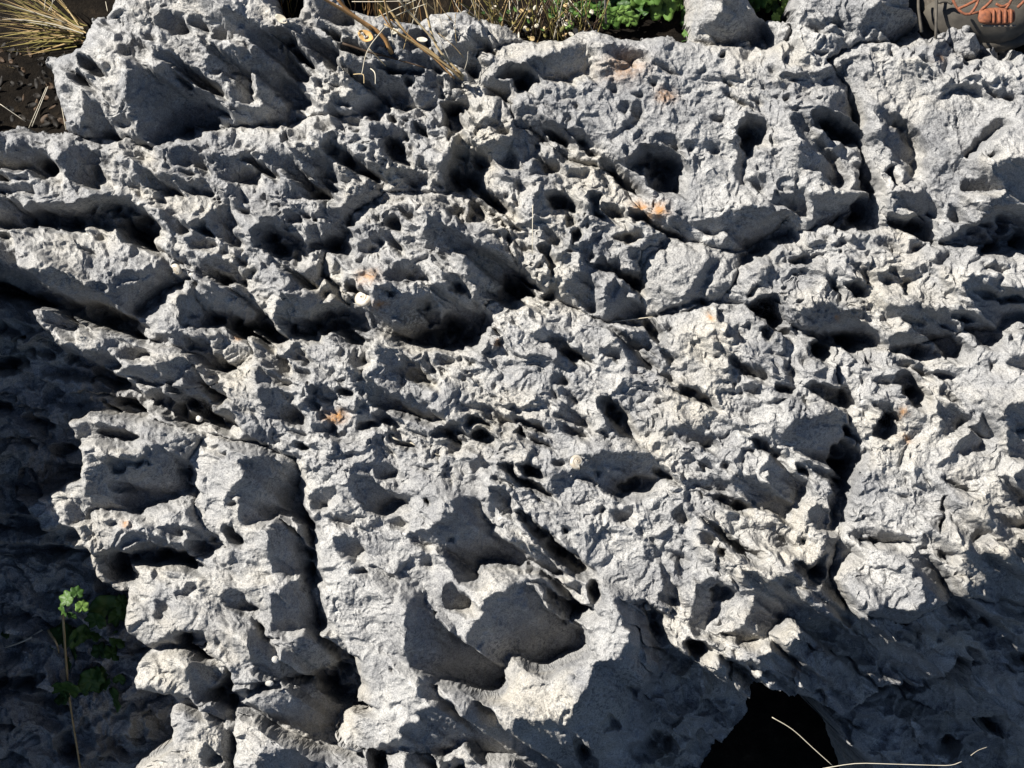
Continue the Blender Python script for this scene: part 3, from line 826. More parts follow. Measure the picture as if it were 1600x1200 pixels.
# crisp pits eaten into the rougher parts
p1, pe = scallop(34, 81); 
sel = smooth(0.10, 0.0, p1 + 0.25) * smooth(0.0, 0.45, perlin(XX / 60, YY / 60, 83) + 0.15)
H -= R ** 1.5 * 12 * sel
p2, _ = scallop(15, 84, False)
sel2 = smooth(0.14, 0.02, p2 + 0.25) * smooth(0.05, 0.5, perlin(XX / 45, YY / 45, 85) + 0.1)
H -= R * 6 * sel2
g1, _ = worley(XX / 5.2, YY / 5.2, 91)
worn = np.clip(0.75 + 1.1 * fbm(XX / 75, YY / 75, 97, 3), 0.25, 1.5)          # water-worn and crusty patches
H += 0.72 * worn * (0.4 + 0.6 * R) * (1.5 * (0.4 - np.abs(perlin(XX / 12, YY / 12, 92))) + 1.8 * (np.minimum(g1, .8) - .25) + 1.5 * perlin(XX / 4.2, YY / 4.2, 93))
H *= (1 - 0.42 * MS)
H += 7 * fbm(qx / 95, qy / 95, 55, 3) * (1 - 0.5 * MS)
OV = blur((BID == OVERHANG).astype(np.float32), 8)
o1, _ = scallop(46, 95, False); o2, _ = scallop(21, 96, False)
t_ = (YY - 0.42 * XX + 34 * fbm(XX / 120, YY / 120, 321, 3) + 10 * perlin(XX / 25, YY / 25, 325)) / 62
saw = t_ - np.floor(t_)                                  # bedding ledges
LF = blur((BID == SHADE_FACE).astype(np.float32), 8)
H += OV * (46 * o1 + 20 * o2 + 20 * saw - 50) + LF * (26 * (saw - .5) + 26 * s1 + 12 * s2 + 8 * fbm(qx / 30, qy / 30, 77, 3))
# rounding towards the fissures and the outline
edge = np.zeros((NY, NX), np.float32)
for i in range(len(BLOCKS)):
    m = (BID == i) & ROCK if i not in (0, 15) else ((BID == i) | (BID == (OVERHANG if i == 0 else 22))) & ROCK
    if i in (OVERHANG, 22) or not m.any(): continue
    jj, ii = np.where(m); pad = 90
    j0, j1, i0, i1 = max(0, jj.min() - pad), min(NY, jj.max() + pad), max(0, ii.min() - pad), min(NX, ii.max() + pad)
    mm = m[j0:j1, i0:i1]
    b = blur(mm.astype(np.float32), 9)
    b2 = blur(mm.astype(np.float32), 3.5)
    b3 = blur(mm.astype(np.float32), 34)
    val = 26 * np.clip(2 * (1 - b3), 0, 1) ** 1.6 + 9 * np.clip(2 * (1 - b), 0, 1) ** 2 + 5 * np.clip(2 * (1 - b2), 0, 1) ** 2
    edge[j0:j1, i0:i1][mm] = val[mm]
ob = blur(ROCK.astype(np.float32), 12)
ob2 = blur(ROCK.astype(np.float32), 26)
H -= edge + 16 * np.clip(2 * (1 - ob), 0, 1) ** 2 + 46 * np.clip(2 * (1 - ob2), 0, 1) ** 3
H -= CARVE
for nm_, up in (('thin diagonal fin', 30), ('ledge with two', 14)):
    k_ = [i for i, b in enumerate(BLOCKS) if b[1].startswith(nm_)][0]
    H += up * blur((BID == k_).astype(np.float32), 5)
# unseen rock added just left of the view to shade the lower left
H += (122 + CARVE) * smooth(-50, -90, XX) * smooth(340, 430, YY)
# stains
ST = np.zeros((NY, NX), np.float32); DK = np.zeros((NY, NX), np.float32)
for (cx, cy, rx, ry, v) in [(1000,322,13,8,1),(1030,332,12,11,1),(1012,340,8,6,.8),(525,650,16,8,1),(780,538,5,4,.8),(585,180,8,6,.6),(975,105,30,18,.55),(1040,150,14,10,.6),
 (197,818,8,6,.9),(1408,645,7,10,.8),(1418,685,7,6,.9),(960,960,10,6,.5),(575,435,16,10,.7),(592,478,9,5,.8),(1380,735,18,20,.35),(1030,815,10,30,.4),(1450,790,25,25,.3),(870,560,30,22,.3),
 (700,1090,28,18,.45),(600,960,14,30,.3),(1310,495,4,4,1),(1110,495,5,5,.9),(1470,92,8,5,.6),(1215,160,20,12,.3),(370,740,12,14,.35),(1160,950,8,12,.4),(730,790,18,14,.35),(1280,10,50,20,.25),(375,530,6,5,.9)]:
    w = np.exp(-(((WX - cx) / rx) ** 2 + ((WY - cy) / ry) ** 2) * 0.9)
    if v >= 0.55: ST = np.maximum(ST, v * w)
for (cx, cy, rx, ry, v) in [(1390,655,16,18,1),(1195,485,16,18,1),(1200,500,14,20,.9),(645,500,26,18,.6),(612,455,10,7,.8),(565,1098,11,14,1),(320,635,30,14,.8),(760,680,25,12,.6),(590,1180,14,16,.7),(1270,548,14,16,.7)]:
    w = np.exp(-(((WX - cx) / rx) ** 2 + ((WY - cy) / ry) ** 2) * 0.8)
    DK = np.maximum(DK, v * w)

# ------------------------------------------------------------------ materials
def new_mat(name):
    m = bpy.data.materials.new(name); m.use_nodes = True
    nt = m.node_tree; return m, nt, nt.nodes['Principled BSDF']
def link(nt, a, b): nt.links.new(a, b)
def noise(nt, vec, scale, detail=4, rough=0.55):
    n = nt.nodes.new('ShaderNodeTexNoise'); n.inputs['Scale'].default_value = scale
    n.inputs['Detail'].default_value = detail; n.inputs['Roughness'].default_value = rough
    if vec is not None: nt.links.new(vec, n.inputs['Vector'])
    return n.outputs['Fac']
def ramp(nt, fac, stops):
    r = nt.nodes.new('ShaderNodeValToRGB'); e = r.color_ramp.elements
    e[0].position, e[0].color = stops[0][0], (*stops[0][1], 1); e[1].position, e[1].color = stops[-1][0], (*stops[-1][1], 1)
    for p, c in stops[1:-1]:
        k = e.new(p); k.color = (*c, 1)
    nt.links.new(fac, r.inputs[0]); return r.outputs[0]
def mix(nt, fac, a, b, mode='MIX'):
    m = nt.nodes.new('ShaderNodeMix'); m.data_type = 'RGBA'; m.blend_type = mode
    if isinstance(fac, float): m.inputs[0].default_value = fac
    else: nt.links.new(fac, m.inputs[0])
    for s, v in ((m.inputs[6], a), (m.inputs[7], b)):
        if isinstance(v, tuple): s.default_value = (*v, 1)
        else: nt.links.new(v, s)
    return m.outputs[2]
def math_node(nt, op, a, b=None):
    m = nt.nodes.new('ShaderNodeMath'); m.operation = op
    for s, v in ((m.inputs[0], a), (m.inputs[1], b)):
        if v is None: continue
        if isinstance(v, (int, float)): s.default_value = v
        else: nt.links.new(v, s)
    return m.outputs[0]
def limestone(name, light, mid, cream):
    m, nt, bsdf = new_mat(name)
    tc = nt.nodes.new('ShaderNodeTexCoord'); vec = tc.outputs['Object']
    base = ramp(nt, noise(nt, vec, 14, 3, 0.6), [(0.36, mid), (0.5, tuple((a + b) / 2 for a, b in zip(light, mid))), (0.62, light)])
    base = mix(nt, ramp(nt, noise(nt, vec, 7.3, 3, 0.6), [(0.50, (0, 0, 0)), (0.68, (0.8, 0.8, 0.8))]), base, cream)
    # grey film of lichen, broken into specks
    speck = ramp(nt, noise(nt, vec, 210, 2, 0.7), [(0.50, (0, 0, 0)), (0.60, (1, 1, 1))])
    zone = ramp(nt, noise(nt, vec, 19, 2, 0.6), [(0.45, (0, 0, 0)), (0.62, (1, 1, 1))])
    f = math_node(nt, 'MULTIPLY', math_node(nt, 'MULTIPLY', speck, zone), 0.7)
    base = mix(nt, f, base, (0.08, 0.082, 0.086))
    chalk = ramp(nt, noise(nt, vec, 90, 3, 0.65), [(0.56, (0, 0, 0)), (0.68, (1, 1, 1))])
    base = mix(nt, math_node(nt, 'MULTIPLY', chalk, 0.5), base, (0.335, 0.331, 0.317))
    grain = ramp(nt, noise(nt, vec, 560, 2, 0.8), [(0.34, (0.62, 0.62, 0.63)), (0.5, (1, 1, 1)), (0.66, (1.25, 1.24, 1.22))])
    base = mix(nt, 1.0, base, grain, 'MULTIPLY')
    at = nt.nodes.new('ShaderNodeAttribute'); at.attribute_name = 'stain'
    st = math_node(nt, 'MULTIPLY', at.outputs['Fac'], ramp(nt, noise(nt, vec, 160, 3), [(0.3, (0.35,) * 3), (0.55, (1, 1, 1))]))
    base = mix(nt, st, base, (0.27, 0.135, 0.045))
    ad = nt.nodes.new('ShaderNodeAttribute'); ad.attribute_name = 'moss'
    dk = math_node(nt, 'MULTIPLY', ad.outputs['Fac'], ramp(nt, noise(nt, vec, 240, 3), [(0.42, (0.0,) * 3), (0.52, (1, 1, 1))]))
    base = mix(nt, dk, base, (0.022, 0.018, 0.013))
    link(nt, base, bsdf.inputs['Base Color'])
    bsdf.inputs['Roughness'].default_value = 0.93; bsdf.inputs['Specular IOR Level'].default_value = 0.18
    b1 = nt.nodes.new('ShaderNodeBump'); b1.inputs['Strength'].default_value = 0.8; b1.inputs['Distance'].default_value = 0.0016
    link(nt, noise(nt, vec, 420, 2, 0.7), b1.inputs['Height'])
    link(nt, b1.outputs[0], bsdf.inputs['Normal'])
    return m
LIME = limestone('limestone', (0.285, 0.281, 0.270), (0.17, 0.171, 0.173), (0.30, 0.28, 0.24))
LIME2 = limestone('limestone_smooth', (0.245, 0.241, 0.23), (0.20, 0.198, 0.193), (0.26, 0.243, 0.21))

def tag(o, label=None, cat=None, group=None, kind=None):
    if label: o['label'] = label
    if cat: o['category'] = cat
    if group: o['group'] = group
    if kind: o['kind'] = kind
    return o
def np_mesh(name, co, quads, mat, attrs=None, smooth_shade=True):
    me = bpy.data.meshes.new(name)
    me.vertices.add(len(co)); me.vertices.foreach_set('co', np.ascontiguousarray(co, np.float32).ravel())
    nq = len(quads)
    me.loops.add(nq * 4); me.loops.foreach_set('vertex_index', np.ascontiguousarray(quads, np.int32).ravel())
    me.polygons.add(nq); me.polygons.foreach_set('loop_start', np.arange(nq, dtype=np.int32) * 4)
    try: me.polygons.foreach_set('loop_total', np.full(nq, 4, np.int32))
    except Exception: pass
    me.polygons.foreach_set('use_smooth', np.full(nq, smooth_shade, bool))
    me.update(calc_edges=True)
    for k, a in (attrs or {}).items():
        at = me.attributes.new(k, 'FLOAT', 'POINT'); at.data.foreach_set('value', np.ascontiguousarray(a, np.float32))
    me.materials.append(mat)
    return me

# surface points; steep walls lean a little so that they are not sheer
ox = 2.2 * perlin(XX / 17, YY / 17 + H / 40, 201) + 1.0 * perlin(XX / 6, YY / 6, 203)
oy = 2.2 * perlin(XX / 17 + H / 40, YY / 17, 205) + 1.0 * perlin(XX / 6, YY / 6, 207)
HB = blur(H + 650 * blur(CAVE, 1.4), 10); DP = DIST / PX; persp = (DP - HB) / DP       # each feature is set out where it stands at its depth
PXX = ((XX + ox - 800) * persp * PX).ravel(); PYY = ((600 - YY - oy) * persp * PX).ravel(); PH = (H * PX).ravel()
uu, vv, nn = (np.array(t, np.float64) for t in (U, V, N))
CO = PXX[:, None] * uu + PYY[:, None] * vv + PH[:, None] * nn
VID = np.arange(NX * NY).reshape(NY, NX)
cell_ok = ROCK[:-1, :-1] & ROCK[1:, :-1] & ROCK[:-1, 1:] & ROCK[1:, 1:]
cell_id = np.where(cell_ok, BID[:-1, :-1], -1)
BOTTOM = -520 * PX
for i, (nm, lab, _) in enumerate(BLOCKS):
    m = cell_id == i
    if not m.any(): continue
    jj, ii = np.where(m)
    a = VID[jj, ii]; b = VID[jj, ii + 1]; c = VID[jj + 1, ii + 1]; d = VID[jj + 1, ii]
    q = np.stack([a, d, c, b], 1)
    mp = np.pad(m, 1)
    sk = []
    for (dj, di, e0, e1) in ((-1, 0, a, b), (0, 1, b, c), (1, 0, c, d), (0, -1, d, a)):
        out = ~mp[jj + 1 + dj, ii + 1 + di]
        sk.append(np.stack([e0[out], e1[out]], 1))
    sk = np.concatenate(sk)
    used = np.unique(q); remap = np.full(NX * NY, -1, np.int64); remap[used] = np.arange(len(used))
    rim = np.unique(sk); rmap = np.full(NX * NY, -1, np.int64); rmap[rim] = len(used) + np.arange(len(rim))
    hr = PH[rim]
    low = np.minimum(BOTTOM, hr - 0.05)
    cen = CO[used].mean(0)
    cor = PXX[rim][:, None] * uu + PYY[rim][:, None] * vv + low[:, None] * nn
    toward = cen - cor; toward -= (toward @ nn)[:, None] * nn
    cor = cor + toward * 0.03
    co = np.concatenate([CO[used], cor])
    quads = np.concatenate([remap[q], np.stack([remap[sk[:, 0]], remap[sk[:, 1]], rmap[sk[:, 1]], rmap[sk[:, 0]]], 1)])
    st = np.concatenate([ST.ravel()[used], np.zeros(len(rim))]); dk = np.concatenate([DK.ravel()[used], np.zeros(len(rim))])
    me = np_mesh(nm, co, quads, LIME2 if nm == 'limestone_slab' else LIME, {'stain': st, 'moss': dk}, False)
    o = bpy.data.objects.new(nm, me); COL.objects.link(o)
    tag(o, lab, {'limestone_block': 'rock', 'limestone_slab': 'rock', 'boulder': 'boulder', 'stone': 'stone'}[nm],
        {'limestone_block': 'blocks of the limestone outcrop', 'boulder': 'boulders behind the outcrop'}.get(nm))

def at(x, y, dh=0.0):
    """a point dh units above the built surface at a place on the face"""
    i = min(max(int((x - X0) / G + .5), 0), NX - 1); j = min(max(int((y - Y0) / G + .5), 0), NY - 1)
    return Vector(CO[VID[j, i]]) + N * (dh * PX)

# ------------------------------------------------------------------ helpers for things
rnd = random.Random(5)
def ray(x, y, h):
    """a place in the scene: x, y as it lies over the face, h units above the face"""
    f = (DP - h) / DP
    return P(800 + (x - 800) * f, 600 + (y - 600) * f, h)
def mesh_obj(name, verts, faces, mat, parent=None, shade=True):
    me = bpy.data.meshes.new(name); me.from_pydata([tuple(v) for v in verts], [], faces); me.update()
    me.materials.append(mat)
    if shade: me.polygons.foreach_set('use_smooth', [True] * len(me.polygons))
    o = bpy.data.objects.new(name, me); COL.objects.link(o)
    if parent: o.parent = parent
    return o
def empty(name, loc):
    o = bpy.data.objects.new(name, None); o.empty_display_size = 0.02; COL.objects.link(o)
    return o
def spline(pts, n):
    """smooth curve through points"""
    pts = [Vector(p) for p in pts]
    if len(pts) == 2: return [pts[0].lerp(pts[1], i / (n - 1)) for i in range(n)]
    q = [pts[0] * 2 - pts[1]] + pts + [pts[-1] * 2 - pts[-2]]; out = []
    for i in range(n):
        t = i / (n - 1) * (len(pts) - 1); k = min(int(t), len(pts) - 2); t -= k
        a, b, c, d = q[k:k + 4]
        out.append(0.5 * (2 * b + (c - a) * t + (2 * a - 5 * b + 4 * c - d) * t * t + (3 * b - a - 3 * c + d) * t ** 3))
    return out
def tube_data(pts, radii, sides=6, wob=0.0):
    V_, F_ = [], []; n = len(pts)
    for i, p in enumerate(pts):
        d = (pts[min(i + 1, n - 1)] - pts[max(i - 1, 0)]).normalized()
        a = d.cross(N); a = a.normalized() if a.length > 1e-4 else U.copy()
        b = d.cross(a).normalized()
        r = radii[i] if isinstance(radii, list) else radii
        for k in range(sides):
            th = 2 * math.pi * k / sides
            V_.append(p + (a * math.cos(th) + b * math.sin(th)) * r * (1 + wob * rnd.uniform(-1, 1)))
    for i in range(n - 1):
        for k in range(sides):
            k2 = (k + 1) % sides
            F_.append((i * sides + k, i * sides + k2, (i + 1) * sides + k2, (i + 1) * sides + k))
    F_.append(tuple(range(sides))[::-1]); F_.append(tuple((n - 1) * sides + k for k in range(sides)))
    return V_, F_
def stalk(name, pts, r0, r1, mat, parent=None, n=12, sides=6):
    c = spline(pts, n)
    v, f = tube_data(c, [r0 + (r1 - r0) * i / (n - 1) for i in range(n)], sides, 0.12)
    return mesh_obj(name, v, f, mat, parent)
def blade_data(pts, w0, n=12, twist=0.0, fold=0.35):
    """a folded grass blade with thickness of its two leaves"""
    c = spline(pts, n); V_, F_ = [], []
    for i, p in enumerate(c):
        d = (c[min(i + 1, n - 1)] - c[max(i - 1, 0)]).normalized()
        a = d.cross(N).normalized(); b = d.cross(a).normalized()
        th = twist * i / n; a, b = a * math.cos(th) + b * math.sin(th), b * math.cos(th) - a * math.sin(th)
        w = w0 * (1 - (i / (n - 1)) ** 2.2) + w0 * 0.06
        V_ += [p + a * w, p + b * w * fold, p - a * w, p + b * (w * fold + w * 0.18)]
    for i in range(n - 1):
        for k in range(4):
            k2 = (k + 1) % 4
            F_.append((i * 4 + k, i * 4 + k2, (i + 1) * 4 + k2, (i + 1) * 4 + k))
    return V_, F_
def plant_mat(name, cols, scale=60, rough=0.7, trans=0.0):
    m, nt, b = new_mat(name)
    tc = nt.nodes.new('ShaderNodeTexCoord')
    oi = nt.nodes.new('ShaderNodeObjectInfo')
    f = math_node(nt, 'ADD', math_node(nt, 'MULTIPLY', noise(nt, tc.outputs['Object'], scale, 3), 0.7), math_node(nt, 'MULTIPLY', oi.outputs['Random'], 0.35))
    st = [(0.2 + 0.6 * i / (len(cols) - 1), c) for i, c in enumerate(cols)]
    link(nt, ramp(nt, f, st), b.inputs['Base Color'])
    b.inputs['Roughness'].default_value = rough; b.inputs['Specular IOR Level'].default_value = 0.25
    if trans:
        t = nt.nodes.new('ShaderNodeBsdfTranslucent'); link(nt, ramp(nt, f, st), t.inputs['Color'])
        ms = nt.nodes.new('ShaderNodeMixShader'); ms.inputs[0].default_value = trans
        link(nt, b.outputs[0], ms.inputs[1]); link(nt, t.outputs[0], ms.inputs[2])
        link(nt, ms.outputs[0], nt.nodes['Material Output'].inputs['Surface'])
    return m
def curl_leaf(name, cx, cy, h, L_, W_, ang, mat, parent=None, curl=0.5, n=9, m=5, crinkle=0.12, seed=0, thick=0.03):
    """a leaf with a midrib fold, curled tip, wavy edge and two sides"""
    rr = random.Random(seed); c0 = ray(cx, cy, h); ux = U * math.cos(ang) - V * math.sin(ang); vx = U * math.sin(ang) + V * math.cos(ang)
    top = []
    for i in range(n):
        t = i / (n - 1)
        for j in range(m):
            s = (j / (m - 1)) * 2 - 1
            w = W_ * math.sin(math.pi * min(1, t * 0.93 + 0.05)) ** 0.7
            z = curl * L_ * (t - 0.4) ** 2 + abs(s) * W_ * 0.3 * curl + rr.uniform(-1, 1) * crinkle * W_
            top.append(c0 + (ux * (t - 0.5) * L_ + vx * s * w + N * z) * PX)
    V_ = top + [p - N * (thick * W_ * PX + 0.0002) for p in top]; F_ = []; k = n * m
    for i in range(n - 1):
        for j in range(m - 1):
            a = i * m + j; F_.append((a, a + 1, a + m + 1, a + m)); F_.append((k + a, k + a + m, k + a + m + 1, k + a + 1))
    rim = [j for j in range(m)] + [i * m + m - 1 for i in range(1, n)] + [(n - 1) * m + j for j in range(m - 2, -1, -1)] + [i * m for i in range(n - 2, 0, -1)]
    for i in range(len(rim)):
        a, b2 = rim[i], rim[(i + 1) % len(rim)]; F_.append((a, k + a, k + b2, b2))
    return mesh_obj(name, V_, F_, mat, parent)
STRAW = plant_mat('dry_straw', [(0.216, 0.1368, 0.0576), (0.3312, 0.2376, 0.1152), (0.432, 0.3456, 0.2016)])
TAN = plant_mat('tan_stalk', [(0.2448, 0.1224, 0.0432), (0.36, 0.2016, 0.0792), (0.4176, 0.2736, 0.1296)])
OLIVE = plant_mat('olive_grass', [(0.0576, 0.0648, 0.0144), (0.144, 0.1224, 0.036), (0.3024, 0.2232, 0.0864)])
PALE = plant_mat('bleached_straw', [(0.324, 0.288, 0.216), (0.4464, 0.4104, 0.3312)])
BROWN = plant_mat('brown_twig', [(0.0252, 0.0158, 0.0094), (0.0648, 0.0396, 0.0216)])
LEAF = plant_mat('green_leaf', [(0.0324, 0.072, 0.013), (0.072, 0.144, 0.0252), (0.144, 0.2304, 0.0504)], 40, 0.6, 0.25)
DLEAF = plant_mat('dark_green_leaf', [(0.0144, 0.0396, 0.0086), (0.0324, 0.072, 0.0144), (0.0648, 0.1152, 0.0288)], 60, 0.5, 0.15)
HUMUS = plant_mat('humus', [(0.0043, 0.0036, 0.0029), (0.0115, 0.0086, 0.0058)])
DRYLEAF = plant_mat('dry_leaf', [(0.2592, 0.1368, 0.0432), (0.396, 0.2448, 0.0936)], 80)

# ------------------------------------------------------------------ soil behind and under the outcrop
gm, nt, b = new_mat('soil')
tc = nt.nodes.new('ShaderNodeTexCoord')
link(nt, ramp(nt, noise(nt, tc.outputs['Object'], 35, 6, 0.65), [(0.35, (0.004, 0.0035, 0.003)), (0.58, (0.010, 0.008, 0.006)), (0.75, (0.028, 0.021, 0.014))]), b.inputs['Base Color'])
b.inputs['Roughness'].default_value = 1.0; b.inputs['Specular IOR Level'].default_value = 0.05
bp = nt.nodes.new('ShaderNodeBump'); bp.inputs['Strength'].default_value = 0.8; bp.inputs['Distance'].default_value = 0.008
link(nt, noise(nt, tc.outputs['Object'], 120, 5, 0.7), bp.inputs['Height']); link(nt, bp.outputs[0], b.inputs['Normal'])
ZB = P(800, 55, -95).z; YB = P(800, 55, -95).y
ZL = P(60, 200, -150).z
gxs = np.concatenate([[-60, -30, -12, -6, -3, -2], np.arange(-1.5, 1.51, 0.03), [2, 3, 6, 12, 30, 60]])
gys = np.concatenate([[-60, -30, -12, -6, -3, -2], np.arange(-1.2, 1.81, 0.03), [2.4, 3, 6, 12, 30, 60]])
gx, gy = np.meshgrid(gxs, gys)
left = smooth(-0.30, -0.45, gx)
back = ZB * (1 - left) + ZL * left
yb = YB * (1 - left) + P(60, 200, -150).y * left
front = back - 0.62 * smooth(0.0, 0.12, yb - gy) - (yb - gy) * 1.05
gz = np.where(gy > yb, back + 0.02 * np.clip(gy - yb, 0, 1), np.maximum(front, -1.5))
near = (np.abs(gx) < 1.6) & (np.abs(gy) < 1.9)
gz = gz + np.where(near, 0.012 * perlin((gx * 9).astype(np.float32), (gy * 9).astype(np.float32), 400) + 0.006 * perlin((gx * 28).astype(np.float32), (gy * 28).astype(np.float32), 401), 0)
gco = np.stack([gx.ravel(), gy.ravel(), gz.ravel()], 1)
ny_, nx_ = gx.shape; gi = np.arange(nx_ * ny_).reshape(ny_, nx_)
gq = np.stack([gi[:-1, :-1].ravel(), gi[:-1, 1:].ravel(), gi[1:, 1:].ravel(), gi[1:, :-1].ravel()], 1)
ground = bpy.data.objects.new('ground', np_mesh('ground', gco, gq, gm)); COL.objects.link(ground)
tag(ground, kind='structure')
def on_ground(x, y):
    """where the line of sight over face place x, y meets the soil"""
    lo, hi = -400.0, 60.0
    for _ in range(30):
        m = (lo + hi) / 2; p = ray(x, y, m)
        l_ = float(smooth(-0.30, -0.45, np.array(p.x))); bk = ZB * (1 - l_) + ZL * l_
        if p.z > bk: hi = m
        else: lo = m
    return hi

def quarter(ox, oy, pts, z=4.0): return [(ox + a / z, oy + b / z) for a, b in pts]
def lift(pts2, h0, h1):
    n = len(pts2); return [ray(x, y, h0 + (h1 - h0) * i / max(1, n - 1)) for i, (x, y) in enumerate(pts2)]

# ------------------------------------------------------------------ dry grass tuft at the left
g0 = on_ground(122, 55)
tuft = empty('grass_tuft', None)
tag(tuft, 'tuft of long dry olive and straw grass fanning left at the top left corner', 'grass')
TB = [[(520,180),(250,90),(0,15)],[(520,190),(260,110),(0,60)],[(520,200),(300,160),(0,105)],[(515,205),(300,185),(0,150)],[(510,212),(300,203),(0,205)],
 [(480,232),(310,200),(0,282)],[(460,262),(260,262),(0,298)],[(345,315),(240,330),(140,347)],[(480,290),(250,322),(0,318)],[(310,445),(130,435),(0,403)],
 [(470,175),(300,90),(130,0)],[(450,180),(250,100),(70,0)],[(500,185),(330,100),(200,60),(60,-30)],[(520,215),(380,225),(200,300)],[(515,190),(400,130),(250,40),(190,-20)],
 [(500,240),(400,250),(330,230)],[(520,195),(270,130),(-20,75)],[(520,200),(250,140),(-20,130)],[(505,220),(280,240),(-20,235)],[(490,250),(320,300),(180,345)],[(520,210),(330,150),(100,120),(-20,128)],[(515,200),(360,130),(150,50),(-20,-20)]]
for k, pl in enumerate(TB):
    q = quarter(0, 0, pl)
    hs = g0 + 25 + rnd.uniform(-10, 30); he = hs + rnd.uniform(20, 70)
    v, f = blade_data(lift(q, hs, he), PX * rnd.uniform(0.9, 1.9), 14, rnd.uniform(-1, 1))
    mesh_obj('blade', v, f, rnd.choice([OLIVE, OLIVE, STRAW, STRAW, PALE]), tuft)
for k in range(70):
    x1 = rnd.uniform(-40, 70); y1 = rnd.uniform(-40, 85) ; xb = 128 + rnd.uniform(-12, 10); ybb = 52 + rnd.uniform(-14, 18)
    q = [(xb, ybb), ((xb + x1) / 2, (ybb + y1) / 2 - rnd.uniform(-4, 12)), (x1, y1)]
    hs = g0 + rnd.uniform(5, 30)
    v, f = blade_data(lift(q, hs, hs + rnd.uniform(-10, 45)), PX * rnd.uniform(0.7, 1.6), 10, rnd.uniform(-1, 1))
    mesh_obj('blade', v, f, rnd.choice([OLIVE, OLIVE, STRAW, BROWN]), tuft)
for pl in ([(275,75),(285,-10)],[(300,75),(345,-10)],[(160,760),(0,650)],[(180,800),(290,545)],[(200,790),(300,540)],[(380,640),(395,720),(412,812)],[(660,10),(672,70)],[(320,70),(330,0)]):
    q = quarter(0, 0, pl); h = -70 if pl[0][1] > 500 else g0 + 30
    v, f = tube_data(spline(lift(q, h, h + 12), 6), PX * 0.6, 5); mesh_obj('dry_stem', v, f, PALE, tuft)

for k in range(60):
    x0, y0 = rnd.uniform(-20, 110), rnd.uniform(70, 205)
    curl_leaf('dead_leaf', x0, y0, on_ground(x0, y0) + rnd.uniform(2, 16), rnd.uniform(8, 22), rnd.uniform(2, 6), rnd.uniform(0, 6), rnd.choice([HUMUS, HUMUS, HUMUS, BROWN]), tuft, 0.8, 6, 3, seed=900 + k)
# ------------------------------------------------------------------ tan stalks bent over the rock at the top
clump = empty('dry_stalks', None)
tag(clump, 'bundle of tan dry stalks leaning over the rock at the top edge', 'dry stalks')
TS = [([(1295,500),(1100,330),(960,235),(830,50),(785,-30)], 2.4, 1.6, STRAW), ([(1300,480),(1130,290),(1062,60),(1035,-30)], 2.0, 1.5, STRAW), ([(1285,480),(1010,285),(860,190),(770,60)], 2.3, 1.0, TAN),
 ([(850,335),(780,215),(600,90),(500,-20)], 3.6, 2.6, TAN), ([(720,180),(560,72),(400,-20)], 3.0, 2.2, TAN), ([(1130,270),(950,70),(890,-20)], 1.7, 1.2, STRAW), ([(1290,495),(1180,400),(980,260),(800,150)], 2.0, 1.0, STRAW),
 ([(870,190),(830,120),(800,-20)], 1.8, 1.4, STRAW), ([(740,115),(860,62),(1020,-10)], 0.7, 0.5, PALE), ([(860,105),(940,70),(1060,25)], 0.7, 0.5, PALE), ([(600,10),(760,10),(960,5)], 0.6, 0.5, PALE), ([(820,152),(700,310),(660,465)], 0.9, 0.6, PALE),
 ([(610,465),(650,462),(672,470),(675,520)], 0.8, 0.5, STRAW), ([(705,420),(742,455),(746,525)], 1.0, 0.5, PALE), ([(1240,490),(1120,370),(930,200),(840,120)], 1.5, 0.8, TAN), ([(1000,90),(960,20),(940,-20)], 1.0, 0.8, STRAW), ([(1110,60),(1070,20),(1050,-20)], 1.2, 0.9, STRAW)]
for pl, r0, r1, m in TS:
    q = quarter(400, 0, pl)
    hb = 4 if pl[0][1] > 300 else 30
    stalk('stalk', lift(q, hb, hb + 55), r0 * PX, r1 * PX, m, clump, 16)
for k in range(16):
    x0, y0 = rnd.uniform(600, 730), rnd.uniform(20, 110); L_ = rnd.uniform(25, 60); an = rnd.uniform(-2.5, -1.2)
    q = [(x0, y0), (x0 + L_ * .5 * math.cos(an) + rnd.uniform(-3, 3), y0 + L_ * .5 * math.sin(an)), (x0 + L_ * math.cos(an), y0 + L_ * math.sin(an))]
    stalk('thin_stem', lift(q, 25, 45), 0.7 * PX, 0.4 * PX, rnd.choice([PALE, STRAW]), clump, 7, 5)
curl_leaf('leaf', 572, 57, 36, 26, 9, 0.5, DRYLEAF, clump, 0.9, seed=3)
curl_leaf('leaf', 660, 62, 46, 17, 4, 0.1, PALE, clump, 0.4, seed=4)
curl_leaf('leaf', 618, 48, 42, 14, 5, -0.8, PALE, clump, 0.8, seed=5)
curl_leaf('leaf', 440, 30, 20, 22, 6, 0.6, PALE, clump, 0.5, seed=6)
tag(stalk('twig', lift(quarter(400, 0, [(540,270),(690,320),(860,365),(1060,425)]), 16, 6), 2.0 * PX, 1.2 * PX, BROWN), 'dark brown twig lying across the hollow under the tan stalks', 'twig')

